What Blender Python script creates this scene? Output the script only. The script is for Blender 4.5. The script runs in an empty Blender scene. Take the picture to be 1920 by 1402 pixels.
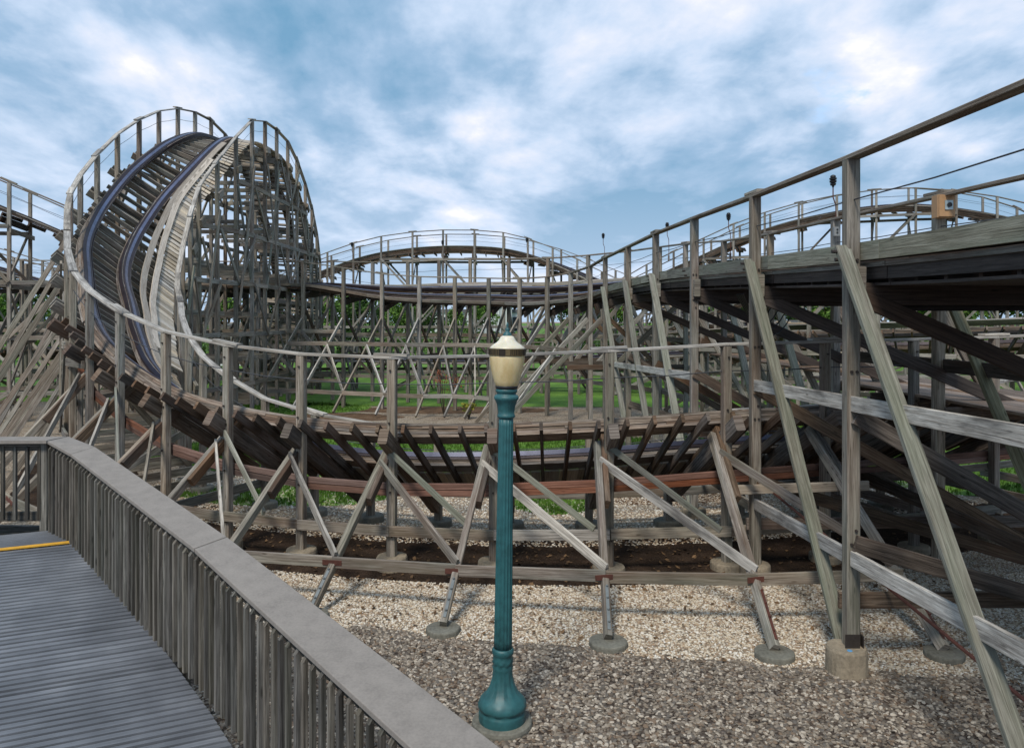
import bpy, math, random
from mathutils import Vector as V, Matrix, noise as mnoise
random.seed(11)
R = math.radians
sc = bpy.context.scene
COL = sc.collection
CAMZ = 3.9; F = 1450.0
CAM = V((0, 0, CAMZ))

# ------------------------------------------------------------------ materials
class NT:
    def __init__(s, name):
        s.m = bpy.data.materials.new(name); s.m.use_nodes = True
        s.t = s.m.node_tree; s.n = s.t.nodes; s.l = s.t.links
        s.b = s.n['Principled BSDF']
    def node(s, typ, **kw):
        n = s.n.new(typ)
        for k, v in kw.items():
            if k.startswith('i_'):
                n.inputs[k[2:].replace('_', ' ')].default_value = v
            else: setattr(n, k, v)
        return n
    def link(s, a, b): s.l.new(a, b)
    def noise(s, vec, scale, detail=4, rough=.55, dist=0):
        n = s.node('ShaderNodeTexNoise'); n.inputs['Scale'].default_value = scale
        n.inputs['Detail'].default_value = detail; n.inputs['Roughness'].default_value = rough
        n.inputs['Distortion'].default_value = dist
        if vec is not None: s.link(vec, n.inputs['Vector'])
        return n.outputs['Fac']
    def ramp(s, fac, stops):
        r = s.node('ShaderNodeValToRGB'); e = r.color_ramp.elements
        while len(e) < len(stops): e.new(.5)
        for i, (p, c) in enumerate(stops):
            e[i].position = p; e[i].color = (*c, 1) if len(c) == 3 else c
        s.link(fac, r.inputs['Fac']); return r.outputs['Color']
    def mix(s, fac, a, b, mode='MIX'):
        m = s.node('ShaderNodeMix', data_type='RGBA', blend_type=mode)
        for sock, v in ((0, fac), (6, a), (7, b)):
            if hasattr(v, 'is_linked'): s.link(v, m.inputs[sock])
            else: m.inputs[sock].default_value = v if sock == 0 else (*v, 1)
        return m.outputs[2]
    def math(s, op, a, b=0.0, c=None):
        m = s.node('ShaderNodeMath', operation=op)
        for i, v in enumerate((a, b) if c is None else (a, b, c)):
            if hasattr(v, 'is_linked'): s.link(v, m.inputs[i])
            else: m.inputs[i].default_value = v
        return m.outputs[0]
    def mapping(s, vec, scale, loc=None):
        m = s.node('ShaderNodeMapping'); m.inputs['Scale'].default_value = scale
        s.link(vec, m.inputs['Vector'])
        if loc is not None: s.link(loc, m.inputs['Location'])
        return m.outputs[0]
    def bump(s, h, strength=.4, dist=.01):
        b = s.node('ShaderNodeBump'); b.inputs['Strength'].default_value = strength
        b.inputs['Distance'].default_value = dist
        s.link(h, b.inputs['Height']); s.link(b.outputs[0], s.b.inputs['Normal'])

def wood(name, dark, mid, light, stain=.5, staincol=(.035, .03, .027), moss=0.0, rust=.0, var=.8):
    m = NT(name)
    uv = m.node('ShaderNodeUVMap').outputs[0]
    at = m.node('ShaderNodeAttribute', attribute_name='rnd')
    off = m.node('ShaderNodeCombineXYZ')
    k = m.math('MULTIPLY', at.outputs['Fac'], 53.0)
    m.link(k, off.inputs[0]); m.link(k, off.inputs[2])
    base = m.mapping(uv, (1, 1, 1), off.outputs[0])
    g1 = m.noise(m.mapping(base, (1.6, 42, 1)), 1.0, 5, .6, .6)
    g2 = m.noise(m.mapping(base, (5, 170, 1)), 1.0, 3, .6)
    big = m.noise(m.mapping(base, (.9, 3.5, 1)), 1.0, 4, .6)
    col = m.ramp(g1, [(.30, dark), (.5, mid), (.72, light)])
    # per timber shade
    sh = m.math('MULTIPLY_ADD', at.outputs['Fac'], var, 1 - var * .48)
    hs = m.node('ShaderNodeHueSaturation'); m.link(col, hs.inputs['Color']); m.link(sh, hs.inputs['Value'])
    fr = m.math('FRACT', m.math('MULTIPLY', at.outputs['Fac'], 7.31))
    m.link(m.math('MULTIPLY_ADD', fr, .7, .55), hs.inputs['Saturation'])
    col = hs.outputs[0]
    # weather stains
    st = m.ramp(big, [(.50, (0, 0, 0)), (.70, (1, 1, 1))])
    col = m.mix(m.math('MULTIPLY', st, stain), col, staincol)
    # fine dark cracks
    cr = m.ramp(g2, [(.32, (1, 1, 1)), (.42, (0, 0, 0))])
    col = m.mix(m.math('MULTIPLY', cr, .6), col, tuple(x * .3 for x in dark))
    kv = m.node('ShaderNodeTexVoronoi'); kv.inputs['Scale'].default_value = 1.0
    m.link(m.mapping(base, (2.2, 9.5, 1)), kv.inputs['Vector'])
    kn = m.ramp(kv.outputs['Distance'], [(.05, (1, 1, 1)), (.13, (0, 0, 0))])
    col = m.mix(m.math('MULTIPLY', kn, .75), col, tuple(x * .35 for x in dark))
    if moss:
        mo = m.ramp(m.noise(m.mapping(base, (.5, 5, 1)), 1, 3), [(.42, (0, 0, 0)), (.62, (1, 1, 1))])
        col = m.mix(m.math('MULTIPLY', mo, moss), col, (.19, .235, .17))
    if rust:
        ru = m.ramp(m.noise(m.mapping(base, (.35, 1.4, 1)), 1, 3), [(.45, (0, 0, 0)), (.62, (1, 1, 1))])
        col = m.mix(m.math('MULTIPLY', ru, rust), col, (.20, .085, .035))
    m.link(col, m.b.inputs['Base Color'])
    m.b.inputs['Roughness'].default_value = .82
    m.b.inputs['Specular IOR Level'].default_value = .25
    m.bump(m.math('ADD', g1, m.math('MULTIPLY', g2, .7)), .65, .006)
    return m.m

M = {}
M['grey'] = wood('weathered_grey_timber', (.085, .072, .058), (.235, .208, .175), (.41, .37, .32), .6, (.05, .04, .033), .2, .22)
M['far'] = wood('distant_grey_timber', (.10, .09, .078), (.225, .205, .178), (.36, .335, .30), .45, (.055, .046, .04), .08, .12)
M['pale'] = wood('silvered_timber', (.17, .15, .13), (.38, .35, .31), (.60, .57, .52), .85, (.06, .055, .052))
M['green'] = wood('greenish_treated_timber', (.10, .093, .07), (.215, .205, .165), (.35, .34, .285), .4, (.09, .075, .058), .28)
M['moss'] = wood('olive_mossy_timber', (.11, .095, .045), (.20, .18, .09), (.30, .27, .15), .4, (.06, .05, .03), .3)
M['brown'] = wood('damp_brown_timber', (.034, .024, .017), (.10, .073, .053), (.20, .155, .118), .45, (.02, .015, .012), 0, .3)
M['dark'] = wood('dark_brown_shade_timber', (.03, .021, .017), (.065, .046, .037), (.10, .073, .058), .5)  # dark brown, with the shade below the raised deck put into the colour
M['plank'] = wood('tan_brown_plank', (.10, .06, .038), (.20, .13, .085), (.31, .22, .15), .4, (.06, .045, .035))
M['red'] = wood('reddish_timber', (.085, .038, .025), (.165, .075, .05), (.25, .13, .09), .4, (.05, .03, .02))
M['new'] = wood('fresh_tan_timber', (.30, .23, .165), (.47, .385, .29), (.60, .51, .40), .25, (.18, .13, .085))
M['slat'] = wood('pale_slat_timber', (.32, .265, .20), (.50, .43, .34), (.64, .57, .47), .3, (.18, .14, .11))
M['lam'] = wood('laminated_track_timber', (.05, .038, .03), (.19, .155, .125), (.38, .33, .28), .5, (.05, .035, .025), 0, .25)
M['lam2'] = wood('brown_laminated_timber', (.036, .026, .02), (.125, .095, .072), (.24, .195, .155), .5, (.03, .02, .015), 0, .25)
M['rail_wood'] = wood('railing_timber', (.04, .034, .028), (.115, .102, .086), (.23, .208, .18), .6, (.025, .023, .02), .08, .0, 1.0)

def simple(name, col, rough=.5, metal=0, nscale=30, nvar=.35, bumps=.15, dist=.004, spec=.5):
    m = NT(name)
    tc = m.node('ShaderNodeTexCoord').outputs['Object']
    n = m.noise(tc, nscale, 5, .6); n2 = m.noise(tc, nscale * .12, 3)
    f = m.math('MULTIPLY', m.math('ADD', n, n2), .5)
    col2 = m.ramp(f, [(.3, tuple(c * (1 - nvar) for c in col)), (.5, col), (.75, tuple(min(1, c * (1 + nvar)) for c in col))])
    m.link(col2, m.b.inputs['Base Color'])
    m.b.inputs['Roughness'].default_value = rough; m.b.inputs['Metallic'].default_value = metal
    m.b.inputs['Specular IOR Level'].default_value = spec
    m.bump(n, bumps, dist)
    return m.m
M['steel'] = simple('polished_blue_black_steel', (.17, .18, .26), .36, .7, 6, .5, .03)
M['steeldark'] = simple('dark_stained_steel', (.038, .028, .034), .5, .4, 8, .5, .05)
M['steelblue'] = simple('blue_black_wear_strip', (.055, .06, .095), .4, .5, 6, .4, .03)
M['rusty'] = simple('rusty_steel', (.11, .040, .028), .7, .2, 20, .5, .3)
M['galv'] = simple('galvanised_steel', (.42, .50, .52), .45, .5, 12, .15, .05)
M['strap'] = simple('dull_grey_strap', (.17, .19, .195), .65, .1, 12, .3, .1)
M['bolt'] = simple('dull_bolt_steel', (.055, .045, .04), .6, .5, 40, .3, .1)
M['cable'] = simple('steel_cable', (.06, .065, .075), .6, .4, 40, .2, .1)
M['conc'] = simple('old_concrete', (.27, .225, .165), .92, 0, 28, .45, .5, .01, .2)
M['conc2'] = simple('mossy_grey_concrete', (.16, .155, .13), .92, 0, 25, .5, .5, .01, .2)
M['cap'] = simple('grey_composite_board', (.235, .21, .187), .75, 0, 60, .24, .2, .002, .3)
M['teal'] = simple('teal_green_paint', (.024, .105, .115), .5, 0, 14, .55, .2, .003)
M['black'] = simple('black_plastic', (.012, .013, .016), .45, 0, 30, .2, .05)
M['boxtan'] = simple('tan_fibreglass_box', (.42, .245, .12), .6, 0, 20, .12, .1)
M['boxgrey'] = simple('grey_junction_box', (.25, .26, .26), .5, .1, 20, .1, .05)
M['yellow'] = simple('yellow_traffic_paint', (.62, .33, .03), .6, 0, 18, .3, .2)
M['brass'] = simple('tarnished_brass', (.20, .145, .07), .4, .6, 60, .3, .05)
M['slot'] = simple('dark_lamp_slot', (.03, .022, .014), .5, .3, 40, .3, .05)
M['bluepaint'] = simple('blue_marking_paint', (.10, .28, .50), .7, 0, 30, .3, .1)
M['bld'] = simple('pale_blue_grey_cladding', (.40, .42, .45), .7, 0, 1.2, .08, .05)
M['bldwhite'] = simple('white_cladding', (.62, .63, .64), .7, 0, 1.2, .08, .05)
M['bldbrown'] = simple('brown_siding', (.16, .10, .07), .8, 0, 2, .2, .1)
M['roof'] = simple('grey_roofing', (.12, .125, .14), .8, 0, 2, .2, .1)
M['glass'] = simple('dark_window_glass', (.03, .04, .05), .1, 0, 2, .1, 0)
M['bark'] = simple('tree_bark', (.09, .07, .05), .9, 0, 8, .4, .6, .03, .2)

def lamp_glass(name, c1, c2, rough):
    m = NT(name)
    tc = m.node('ShaderNodeTexCoord').outputs['Object']
    n = m.noise(m.mapping(tc, (9, 9, 4)), 1, 5, .65)
    n2 = m.noise(tc, 160, 2)
    col = m.ramp(n, [(.3, c1), (.7, c2)])
    m.link(col, m.b.inputs['Base Color']); m.b.inputs['Roughness'].default_value = rough
    m.b.inputs['Subsurface Weight'].default_value = .35
    m.b.inputs['Subsurface Radius'].default_value = (.06, .04, .02)
    m.bump(n2, .25, .003)
    return m.m
M['globe'] = lamp_glass('amber_prismatic_globe', (.60, .45, .21), (.82, .69, .43), .28)
M['dome'] = lamp_glass('cream_pebbled_dome', (.58, .53, .40), (.76, .71, .58), .4)

def decking():
    m = NT('grey_ribbed_decking')
    uv = m.node('ShaderNodeUVMap').outputs[0]
    at = m.node('ShaderNodeAttribute', attribute_name='rnd')
    tc = m.node('ShaderNodeTexCoord').outputs['Object']
    n = m.noise(m.mapping(uv, (3, 60, 1)), 1, 4)
    big = m.noise(tc, .9, 4, .6)
    col = m.ramp(m.math('MULTIPLY', m.math('ADD', n, m.math('MULTIPLY', big, 2)), .333),
                 [(.36, (.075, .079, .088)), (.5, (.135, .143, .16)), (.64, (.22, .23, .25))])
    hs = m.node('ShaderNodeHueSaturation'); m.link(col, hs.inputs['Color'])
    m.link(m.math('MULTIPLY_ADD', at.outputs['Fac'], .3, .85), hs.inputs['Value'])
    m.link(hs.outputs[0], m.b.inputs['Base Color']); m.b.inputs['Roughness'].default_value = .55
    m.bump(n, .3, .003); return m.m
M['deck'] = decking()

def pebble_mat(name, cols):
    m = NT(name)
    oi = m.node('ShaderNodeObjectInfo')
    r = m.node('ShaderNodeValToRGB'); e = r.color_ramp.elements; r.color_ramp.interpolation = 'CONSTANT'
    while len(e) < len(cols): e.new(.5)
    for i, c in enumerate(cols): e[i].position = i / len(cols); e[i].color = (*c, 1)
    m.link(oi.outputs['Random'], r.inputs['Fac'])
    tc = m.node('ShaderNodeTexCoord').outputs['Object']
    col = m.mix(m.math('MULTIPLY', m.noise(tc, 3, 4), .55), r.outputs[0], (.16, .13, .10))
    m.link(col, m.b.inputs['Base Color']); m.b.inputs['Roughness'].default_value = .8
    m.b.inputs['Specular IOR Level'].default_value = .3
    return m.m
M['pebb'] = pebble_mat('brown_river_pebbles', [(.14, .115, .09), (.24, .20, .155), (.35, .30, .24), (.075, .064, .054), (.52, .46, .38), (.18, .125, .085), (.26, .22, .18), (.115, .105, .095)])
M['pebw'] = pebble_mat('pale_limestone_gravel', [(.60, .51, .38), (.74, .68, .57), (.48, .36, .24), (.84, .80, .72), (.64, .54, .40), (.36, .25, .165), (.70, .63, .52), (.28, .20, .135)])

def ground_mat():
    m = NT('mixed_gravel_ground')
    geo = m.node('ShaderNodeNewGeometry').outputs['Position']
    vo = m.node('ShaderNodeTexVoronoi'); vo.inputs['Scale'].default_value = 26; m.link(geo, vo.inputs['Vector'])
    sep = m.node('ShaderNodeSeparateColor'); m.link(vo.outputs['Color'], sep.inputs[0])
    rnd = sep.outputs[0]
    pale = m.ramp(rnd, [(0, (.36, .28, .20)), (.4, (.56, .48, .37)), (.75, (.66, .59, .49)), (1, (.48, .38, .28))])
    brown = m.ramp(rnd, [(0, (.08, .065, .055)), (.5, (.15, .12, .10)), (1, (.25, .21, .18))])
    sp = m.node('ShaderNodeSeparateXYZ'); m.link(geo, sp.inputs[0])
    nz = m.noise(geo, .45, 4)
    yy = m.math('ADD', m.math('ADD', sp.outputs[1], m.math('MULTIPLY', sp.outputs[0], .22)), m.math('MULTIPLY', nz, 1.4))
    fac = m.ramp(m.math('MULTIPLY_ADD', yy, .5, -4.85), [(.0, (0, 0, 0)), (.35, (1, 1, 1))])
    col = m.mix(fac, brown, pale)
    dirt = m.ramp(m.noise(geo, .8, 5, .6), [(.50, (0, 0, 0)), (.68, (1, 1, 1))])
    col = m.mix(m.math('MULTIPLY', dirt, .45), col, (.27, .18, .115))
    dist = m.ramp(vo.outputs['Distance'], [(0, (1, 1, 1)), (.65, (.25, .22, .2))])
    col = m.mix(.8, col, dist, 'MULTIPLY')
    m.link(col, m.b.inputs['Base Color']); m.b.inputs['Roughness'].default_value = .95
    m.b.inputs['Specular IOR Level'].default_value = .15
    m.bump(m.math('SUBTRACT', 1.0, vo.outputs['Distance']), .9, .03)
    return m.m
M['ground'] = ground_mat()
def soil_mat(name, a, b, c):
    m = NT(name)
    geo = m.node('ShaderNodeNewGeometry').outputs['Position']
    n = m.noise(geo, 2.2, 6, .65); n2 = m.noise(geo, 38, 4, .7)
    col = m.ramp(m.math('MULTIPLY', m.math('ADD', n, n2), .5), [(.36, a), (.5, b), (.66, c)])
    vo = m.node('ShaderNodeTexVoronoi'); vo.inputs['Scale'].default_value = 30; m.link(geo, vo.inputs['Vector'])
    col = m.mix(.6, col, m.ramp(vo.outputs['Distance'], [(0, (1, 1, 1)), (.6, (.3, .27, .25))]), 'MULTIPLY')
    m.link(col, m.b.inputs['Base Color']); m.b.inputs['Roughness'].default_value = .95
    m.b.inputs['Specular IOR Level'].default_value = .1
    m.bump(n2, .9, .04); return m.m
M['soil'] = soil_mat('dark_leafy_soil', (.028, .019, .013), (.065, .043, .03), (.15, .10, .068))
M['clay'] = soil_mat('bare_clay', (.11, .065, .038), (.21, .135, .085), (.33, .24, .16))
def grass_mat(name='grass_blades'):
    m = NT(name)
    geo = m.node('ShaderNodeNewGeometry').outputs['Position']
    n = m.noise(geo, .7, 5, .6); n2 = m.noise(geo, 14, 4, .7)
    col = m.ramp(m.math('MULTIPLY', m.math('ADD', n, n2), .5), [(.34, (.045, .10, .018)), (.5, (.095, .195, .028)), (.66, (.175, .29, .055))])
    m.link(col, m.b.inputs['Base Color']); m.b.inputs['Roughness'].default_value = .8
    m.b.inputs['Specular IOR Level'].default_value = .15
    m.bump(n2, .9, .03); return m.m
M['grass'] = grass_mat()
def leaf_mat(name, a, b):
    m = NT(name)
    oi = m.node('ShaderNodeAttribute', attribute_name='rnd')
    col = m.ramp(oi.outputs['Fac'], [(0, a), (1, b)])
    m.link(col, m.b.inputs['Base Color']); m.b.inputs['Roughness'].default_value = .7
    m.b.inputs['Specular IOR Level'].default_value = .2
    return m.m
M['leaf1'] = leaf_mat('bright_green_leaves', (.045, .10, .018), (.13, .23, .04))
M['leaf2'] = leaf_mat('dark_green_leaves', (.03, .065, .018), (.085, .15, .035))
M['leafred'] = leaf_mat('reddish_leaves', (.18, .05, .035), (.30, .12, .06))
M['leafyel'] = leaf_mat('yellow_green_leaves', (.20, .22, .03), (.38, .36, .06))

# ------------------------------------------------------------------ mesh helpers
class MB:
    """collects shapes with metric UVs and a random value per timber"""
    def __init__(s): s.v = []; s.f = []; s.uv = []; s.r = []
    def quad(s, idx, uvs, r):
        s.f.append(idx); s.uv.extend(uvs); s.r.append(r)
    def beam(s, p0, p1, w, h, up=(0, 0, 1), ch=.1, jit=0.0, r=None):
        p0 = V(p0); p1 = V(p1)
        if jit:
            p0 = p0 + V((random.uniform(-jit, jit), random.uniform(-jit, jit), random.uniform(-jit, jit)))
            p1 = p1 + V((random.uniform(-jit, jit), random.uniform(-jit, jit), random.uniform(-jit, jit)))
        d = p1 - p0; L = d.length
        if L < 1e-4: return
        d.normalize(); up = V(up)
        x = d.cross(up)
        if x.length < 1e-3: x = d.cross(V((0, 1, 0)))
        if x.length < 1e-3: x = d.cross(V((1, 0, 0)))
        x.normalize(); y = x.cross(d)
        if r is None: r = random.random()
        c = min(w, h) * ch
        a, b = w / 2, h / 2
        prof = [(-a + c, -b), (a - c, -b), (a, -b + c), (a, b - c), (a - c, b), (-a + c, b), (-a, b - c), (-a, -b + c)]
        n = 8; base = len(s.v)
        for P in (p0, p1):
            for (i, j) in prof: s.v.append(P + x * i + y * j)
        per = 0
        for k in range(n):
            k2 = (k + 1) % n
            e = math.dist(prof[k], prof[k2])
            s.quad((base + k, base + k2, base + n + k2, base + n + k), [(0, per), (0, per + e), (L, per + e), (L, per)], r)
            per += e
        s.quad(tuple(base + k for k in reversed(range(n))), [(prof[k][0] * .3, prof[k][1]) for k in reversed(range(n))], r)
        s.quad(tuple(base + n + k for k in range(n)), [(prof[k][0] * .3, prof[k][1]) for k in range(n)], r)
    def sweep(s, pts, xs, ys, w, h, r=None, cap=True):
        """rectangle swept on pts; xs, ys: per point side and up vectors"""
        if r is None: r = random.random()
        base = len(s.v); a, b = w / 2, h / 2
        prof = [(-a, -b), (a, -b), (a, b), (-a, b)]
        L = 0; Ls = [0]
        for i in range(1, len(pts)): L += (pts[i] - pts[i - 1]).length; Ls.append(L)
        for P, x, y in zip(pts, xs, ys):
            for (i, j) in prof: s.v.append(P + x * i + y * j)
        for q in range(len(pts) - 1):
            per = 0
            for k in range(4):
                k2 = (k + 1) % 4; e = math.dist(prof[k], prof[k2])
                s.quad((base + q * 4 + k, base + q * 4 + k2, base + q * 4 + 4 + k2, base + q * 4 + 4 + k),
                       [(Ls[q], per), (Ls[q], per + e), (Ls[q + 1], per + e), (Ls[q + 1], per)], r)
                per += e
        if cap:
            s.quad((base + 3, base + 2, base + 1, base), [(0, 0), (0, w), (h, w), (h, 0)], r)
            e = base + (len(pts) - 1) * 4
            s.quad((e, e + 1, e + 2, e + 3), [(0, 0), (0, w), (h, w), (h, 0)], r)
    def tube(s, pts, rad, n=6, r=None):
        if r is None: r = random.random()
        pts = [V(p) for p in pts]; base = len(s.v); prev = None
        for i, p in enumerate(pts):
            t = (pts[min(i + 1, len(pts) - 1)] - pts[max(i - 1, 0)]).normalized()
            x = t.cross(V((0, 0, 1)))
            if x.length < .05: x = t.cross(V((0, 1, 0)))
            x.normalize(); y = x.cross(t)
            if prev is not None and x.dot(prev) < 0 and abs(t.z) > .9: x, y = -x, -y
            prev = x
            rr = rad[i] if hasattr(rad, '__len__') else rad
            for k in range(n):
                a = 2 * math.pi * k / n
                s.v.append(p + x * math.cos(a) * rr + y * math.sin(a) * rr)
        for q in range(len(pts) - 1):
            for k in range(n):
                k2 = (k + 1) % n
                s.quad((base + q * n + k, base + q * n + k2, base + q * n + n + k2, base + q * n + n + k),
                       [(q * .2, k * .02), (q * .2, k * .02 + .02), (q * .2 + .2, k * .02 + .02), (q * .2 + .2, k * .02)], r)
        s.quad(tuple(base + k for k in reversed(range(n))), [(0, 0)] * n, r)
        e = base + (len(pts) - 1) * n
        s.quad(tuple(e + k for k in range(n)), [(0, 0)] * n, r)
    def lathe(s, prof, c=(0, 0, 0), n=32, fl=None, r=.5):
        """prof: list of (radius, z); fl(i, angle, radius) -> radius modifies"""
        base = len(s.v); c = V(c)
        for i, (rr, z) in enumerate(prof):
            for k in range(n):
                a = 2 * math.pi * k / n
                q = fl(i, a, rr, z) if fl else rr
                s.v.append(c + V((math.cos(a) * q, math.sin(a) * q, z)))
        for i in range(len(prof) - 1):
            for k in range(n):
                k2 = (k + 1) % n
                s.quad((base + i * n + k, base + i * n + k2, base + i * n + n + k2, base + i * n + n + k),
                       [(k / n, i * .05), ((k + 1) / n, i * .05), ((k + 1) / n, i * .05 + .05), (k / n, i * .05 + .05)], r)
        s.quad(tuple(base + k for k in reversed(range(n))), [(0, 0)] * n, r)
        e = base + (len(prof) - 1) * n
        s.quad(tuple(e + k for k in range(n)), [(0, 0)] * n, r)
    def poly(s, pts, r=.5):
        base = len(s.v); s.v.extend(V(p) for p in pts)
        s.quad(tuple(range(base, base + len(pts))), [(p[0], p[1]) for p in pts], r)
    def join(s, o):
        b = len(s.v); s.v.extend(o.v); s.f.extend(tuple(i + b for i in f) for f in o.f)
        s.uv.extend(o.uv); s.r.extend(o.r)
    def size(s):
        c = V((0, 0, 0))
        for p in s.v: c += p
        c /= len(s.v)
        e = max((p - c).length for p in s.v[:16] + s.v[-16:])
        d = (c - CAM).length
        off = 0 if c.y > 1 and abs(c.x) < c.y * .75 else 1
        return -e / d + off
    def build(s, name, mat, parent=None, smooth=False, loc=None):
        me = bpy.data.meshes.new(name)
        me.from_pydata([tuple(p) for p in s.v], [], s.f)
        uvl = me.uv_layers.new(name='UVMap')
        flat = [c for uv in s.uv for c in uv]
        uvl.data.foreach_set('uv', flat)
        at = me.attributes.new('rnd', 'FLOAT', 'FACE'); at.data.foreach_set('value', s.r)
        if smooth: me.polygons.foreach_set('use_smooth', [True] * len(me.polygons))
        me.materials.append(M[mat] if isinstance(mat, str) else mat)
        o = bpy.data.objects.new(name, me); COL.objects.link(o)
        if parent is not None: o.parent = parent
        if loc is not None: o.location = loc
        return o

def tag(o, label=None, cat=None, group=None, kind=None):
    if label: o['label'] = label
    if cat: o['category'] = cat
    if group: o['group'] = group
    if kind: o['kind'] = kind
    return o
def empty(name, loc, label, cat, group=None, rot=(0, 0, 0)):
    o = bpy.data.objects.new(name, None); COL.objects.link(o)
    o.location = loc; o.rotation_euler = rot; o.empty_display_size = .3
    return tag(o, label, cat, group)
def copy_tree(o, parent=None):
    c = o.copy(); COL.objects.link(c); c.parent = parent
    for ch in [x for x in bpy.data.objects if x.parent == o]: copy_tree(ch, c)
    return c

class Thing:
    """a coaster section: gathers parts in world space, builds the 100 largest in view of each kind"""
    def __init__(s, name, label, cat, group=None):
        s.root = empty(name, (0, 0, 0), label, cat, group); s.p = {}
    def add(s, name, mat, mb):
        if mb.v: s.p.setdefault(name, []).append((mb, mat))
    def beam(s, name, mat, *a, **k):
        mb = MB(); mb.beam(*a, **k); s.add(name, mat, mb)
    def finish(s):
        for name, lst in s.p.items():
            lst.sort(key=lambda q: q[0].size())
            for mb, mat in lst[:99]: mb.build(name, mat, s.root)
            rest = {}
            for mb, mat in lst[99:]: rest.setdefault(mat, MB()).join(mb)
            for k, (mat, mb) in enumerate(rest.items()):
                # one object, several materials
                pass
            if rest:
                mats = list(rest); big = MB(); mi = []
                for i, mt in enumerate(mats):
                    n0 = len(big.f); big.join(rest[mt]); mi += [i] * (len(big.f) - n0)
                o = big.build(name, mats[0], s.root); o['kind'] = 'stuff'
                for mt in mats[1:]: o.data.materials.append(M[mt])
                o.data.polygons.foreach_set('material_index', mi)

# ------------------------------------------------------------------ track curves
HR = .88
class Curve:
    def __init__(s, pts, step=.3):
        # pts: (x, y, z_edge, bank_deg)
        pts = [tuple(p) + (0,) * (5 - len(p)) for p in pts]
        P = [tuple(2 * a - b for a, b in zip(pts[0], pts[1]))] + list(pts) + [tuple(2 * a - b for a, b in zip(pts[-1], pts[-2]))]
        dense = []; marks = []
        for i in range(1, len(P) - 2):
            a, b, c, d = P[i - 1], P[i], P[i + 1], P[i + 2]
            marks.append(len(dense))
            for k in range(12):
                t = k / 12
                dense.append(tuple(.5 * ((2 * b[j]) + (-a[j] + c[j]) * t + (2 * a[j] - 5 * b[j] + 4 * c[j] - d[j]) * t * t + (-a[j] + 3 * b[j] - 3 * c[j] + d[j]) * t ** 3) for j in range(5)))
        marks.append(len(dense)); dense.append(P[-2])
        s.d = dense; s.L = [0]
        for i in range(1, len(dense)): s.L.append(s.L[-1] + math.dist(dense[i][:3], dense[i - 1][:3]))
        s.len = s.L[-1]; s.marks = [s.L[m] for m in marks]
    def raw(s, q):
        q = max(0, min(s.len, q)); import bisect
        i = min(max(bisect.bisect_right(s.L, q) - 1, 0), len(s.d) - 2)
        t = (q - s.L[i]) / max(1e-9, s.L[i + 1] - s.L[i])
        return [a + (b - a) * t for a, b in zip(s.d[i], s.d[i + 1])]
    def fr(s, q):
        r = s.raw(q); a = s.raw(q - .25); b = s.raw(q + .25)
        t = (V(b[:3]) - V(a[:3])).normalized()
        h = V((t.y, -t.x, 0)).normalized()
        th = R(r[3])
        ac = h * math.cos(th) + V((0, 0, -math.sin(th)))
        n = ac.cross(t).normalized()
        ac = t.cross(n).normalized()
        return V(r[:3]), t, h, ac, n
    def ex(s, q, o):
        return o + s.raw(q)[4] * max(0, min(1, (o - 1.86) / .25))
    def pt(s, q, o, hh=0):
        p, t, h, a, n = s.fr(q); return p + a * s.ex(q, o) + n * hh
    def strip(s, q0, q1, o, hh, step=.45):
        n = max(2, int((q1 - q0) / step) + 1); P = []; X = []; Y = []
        for i in range(n):
            q = q0 + (q1 - q0) * i / (n - 1)
            p, t, h, a, nn = s.fr(q); P.append(p + a * s.ex(q, o) + nn * hh); X.append(a); Y.append(nn)
        return P, X, Y

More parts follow.
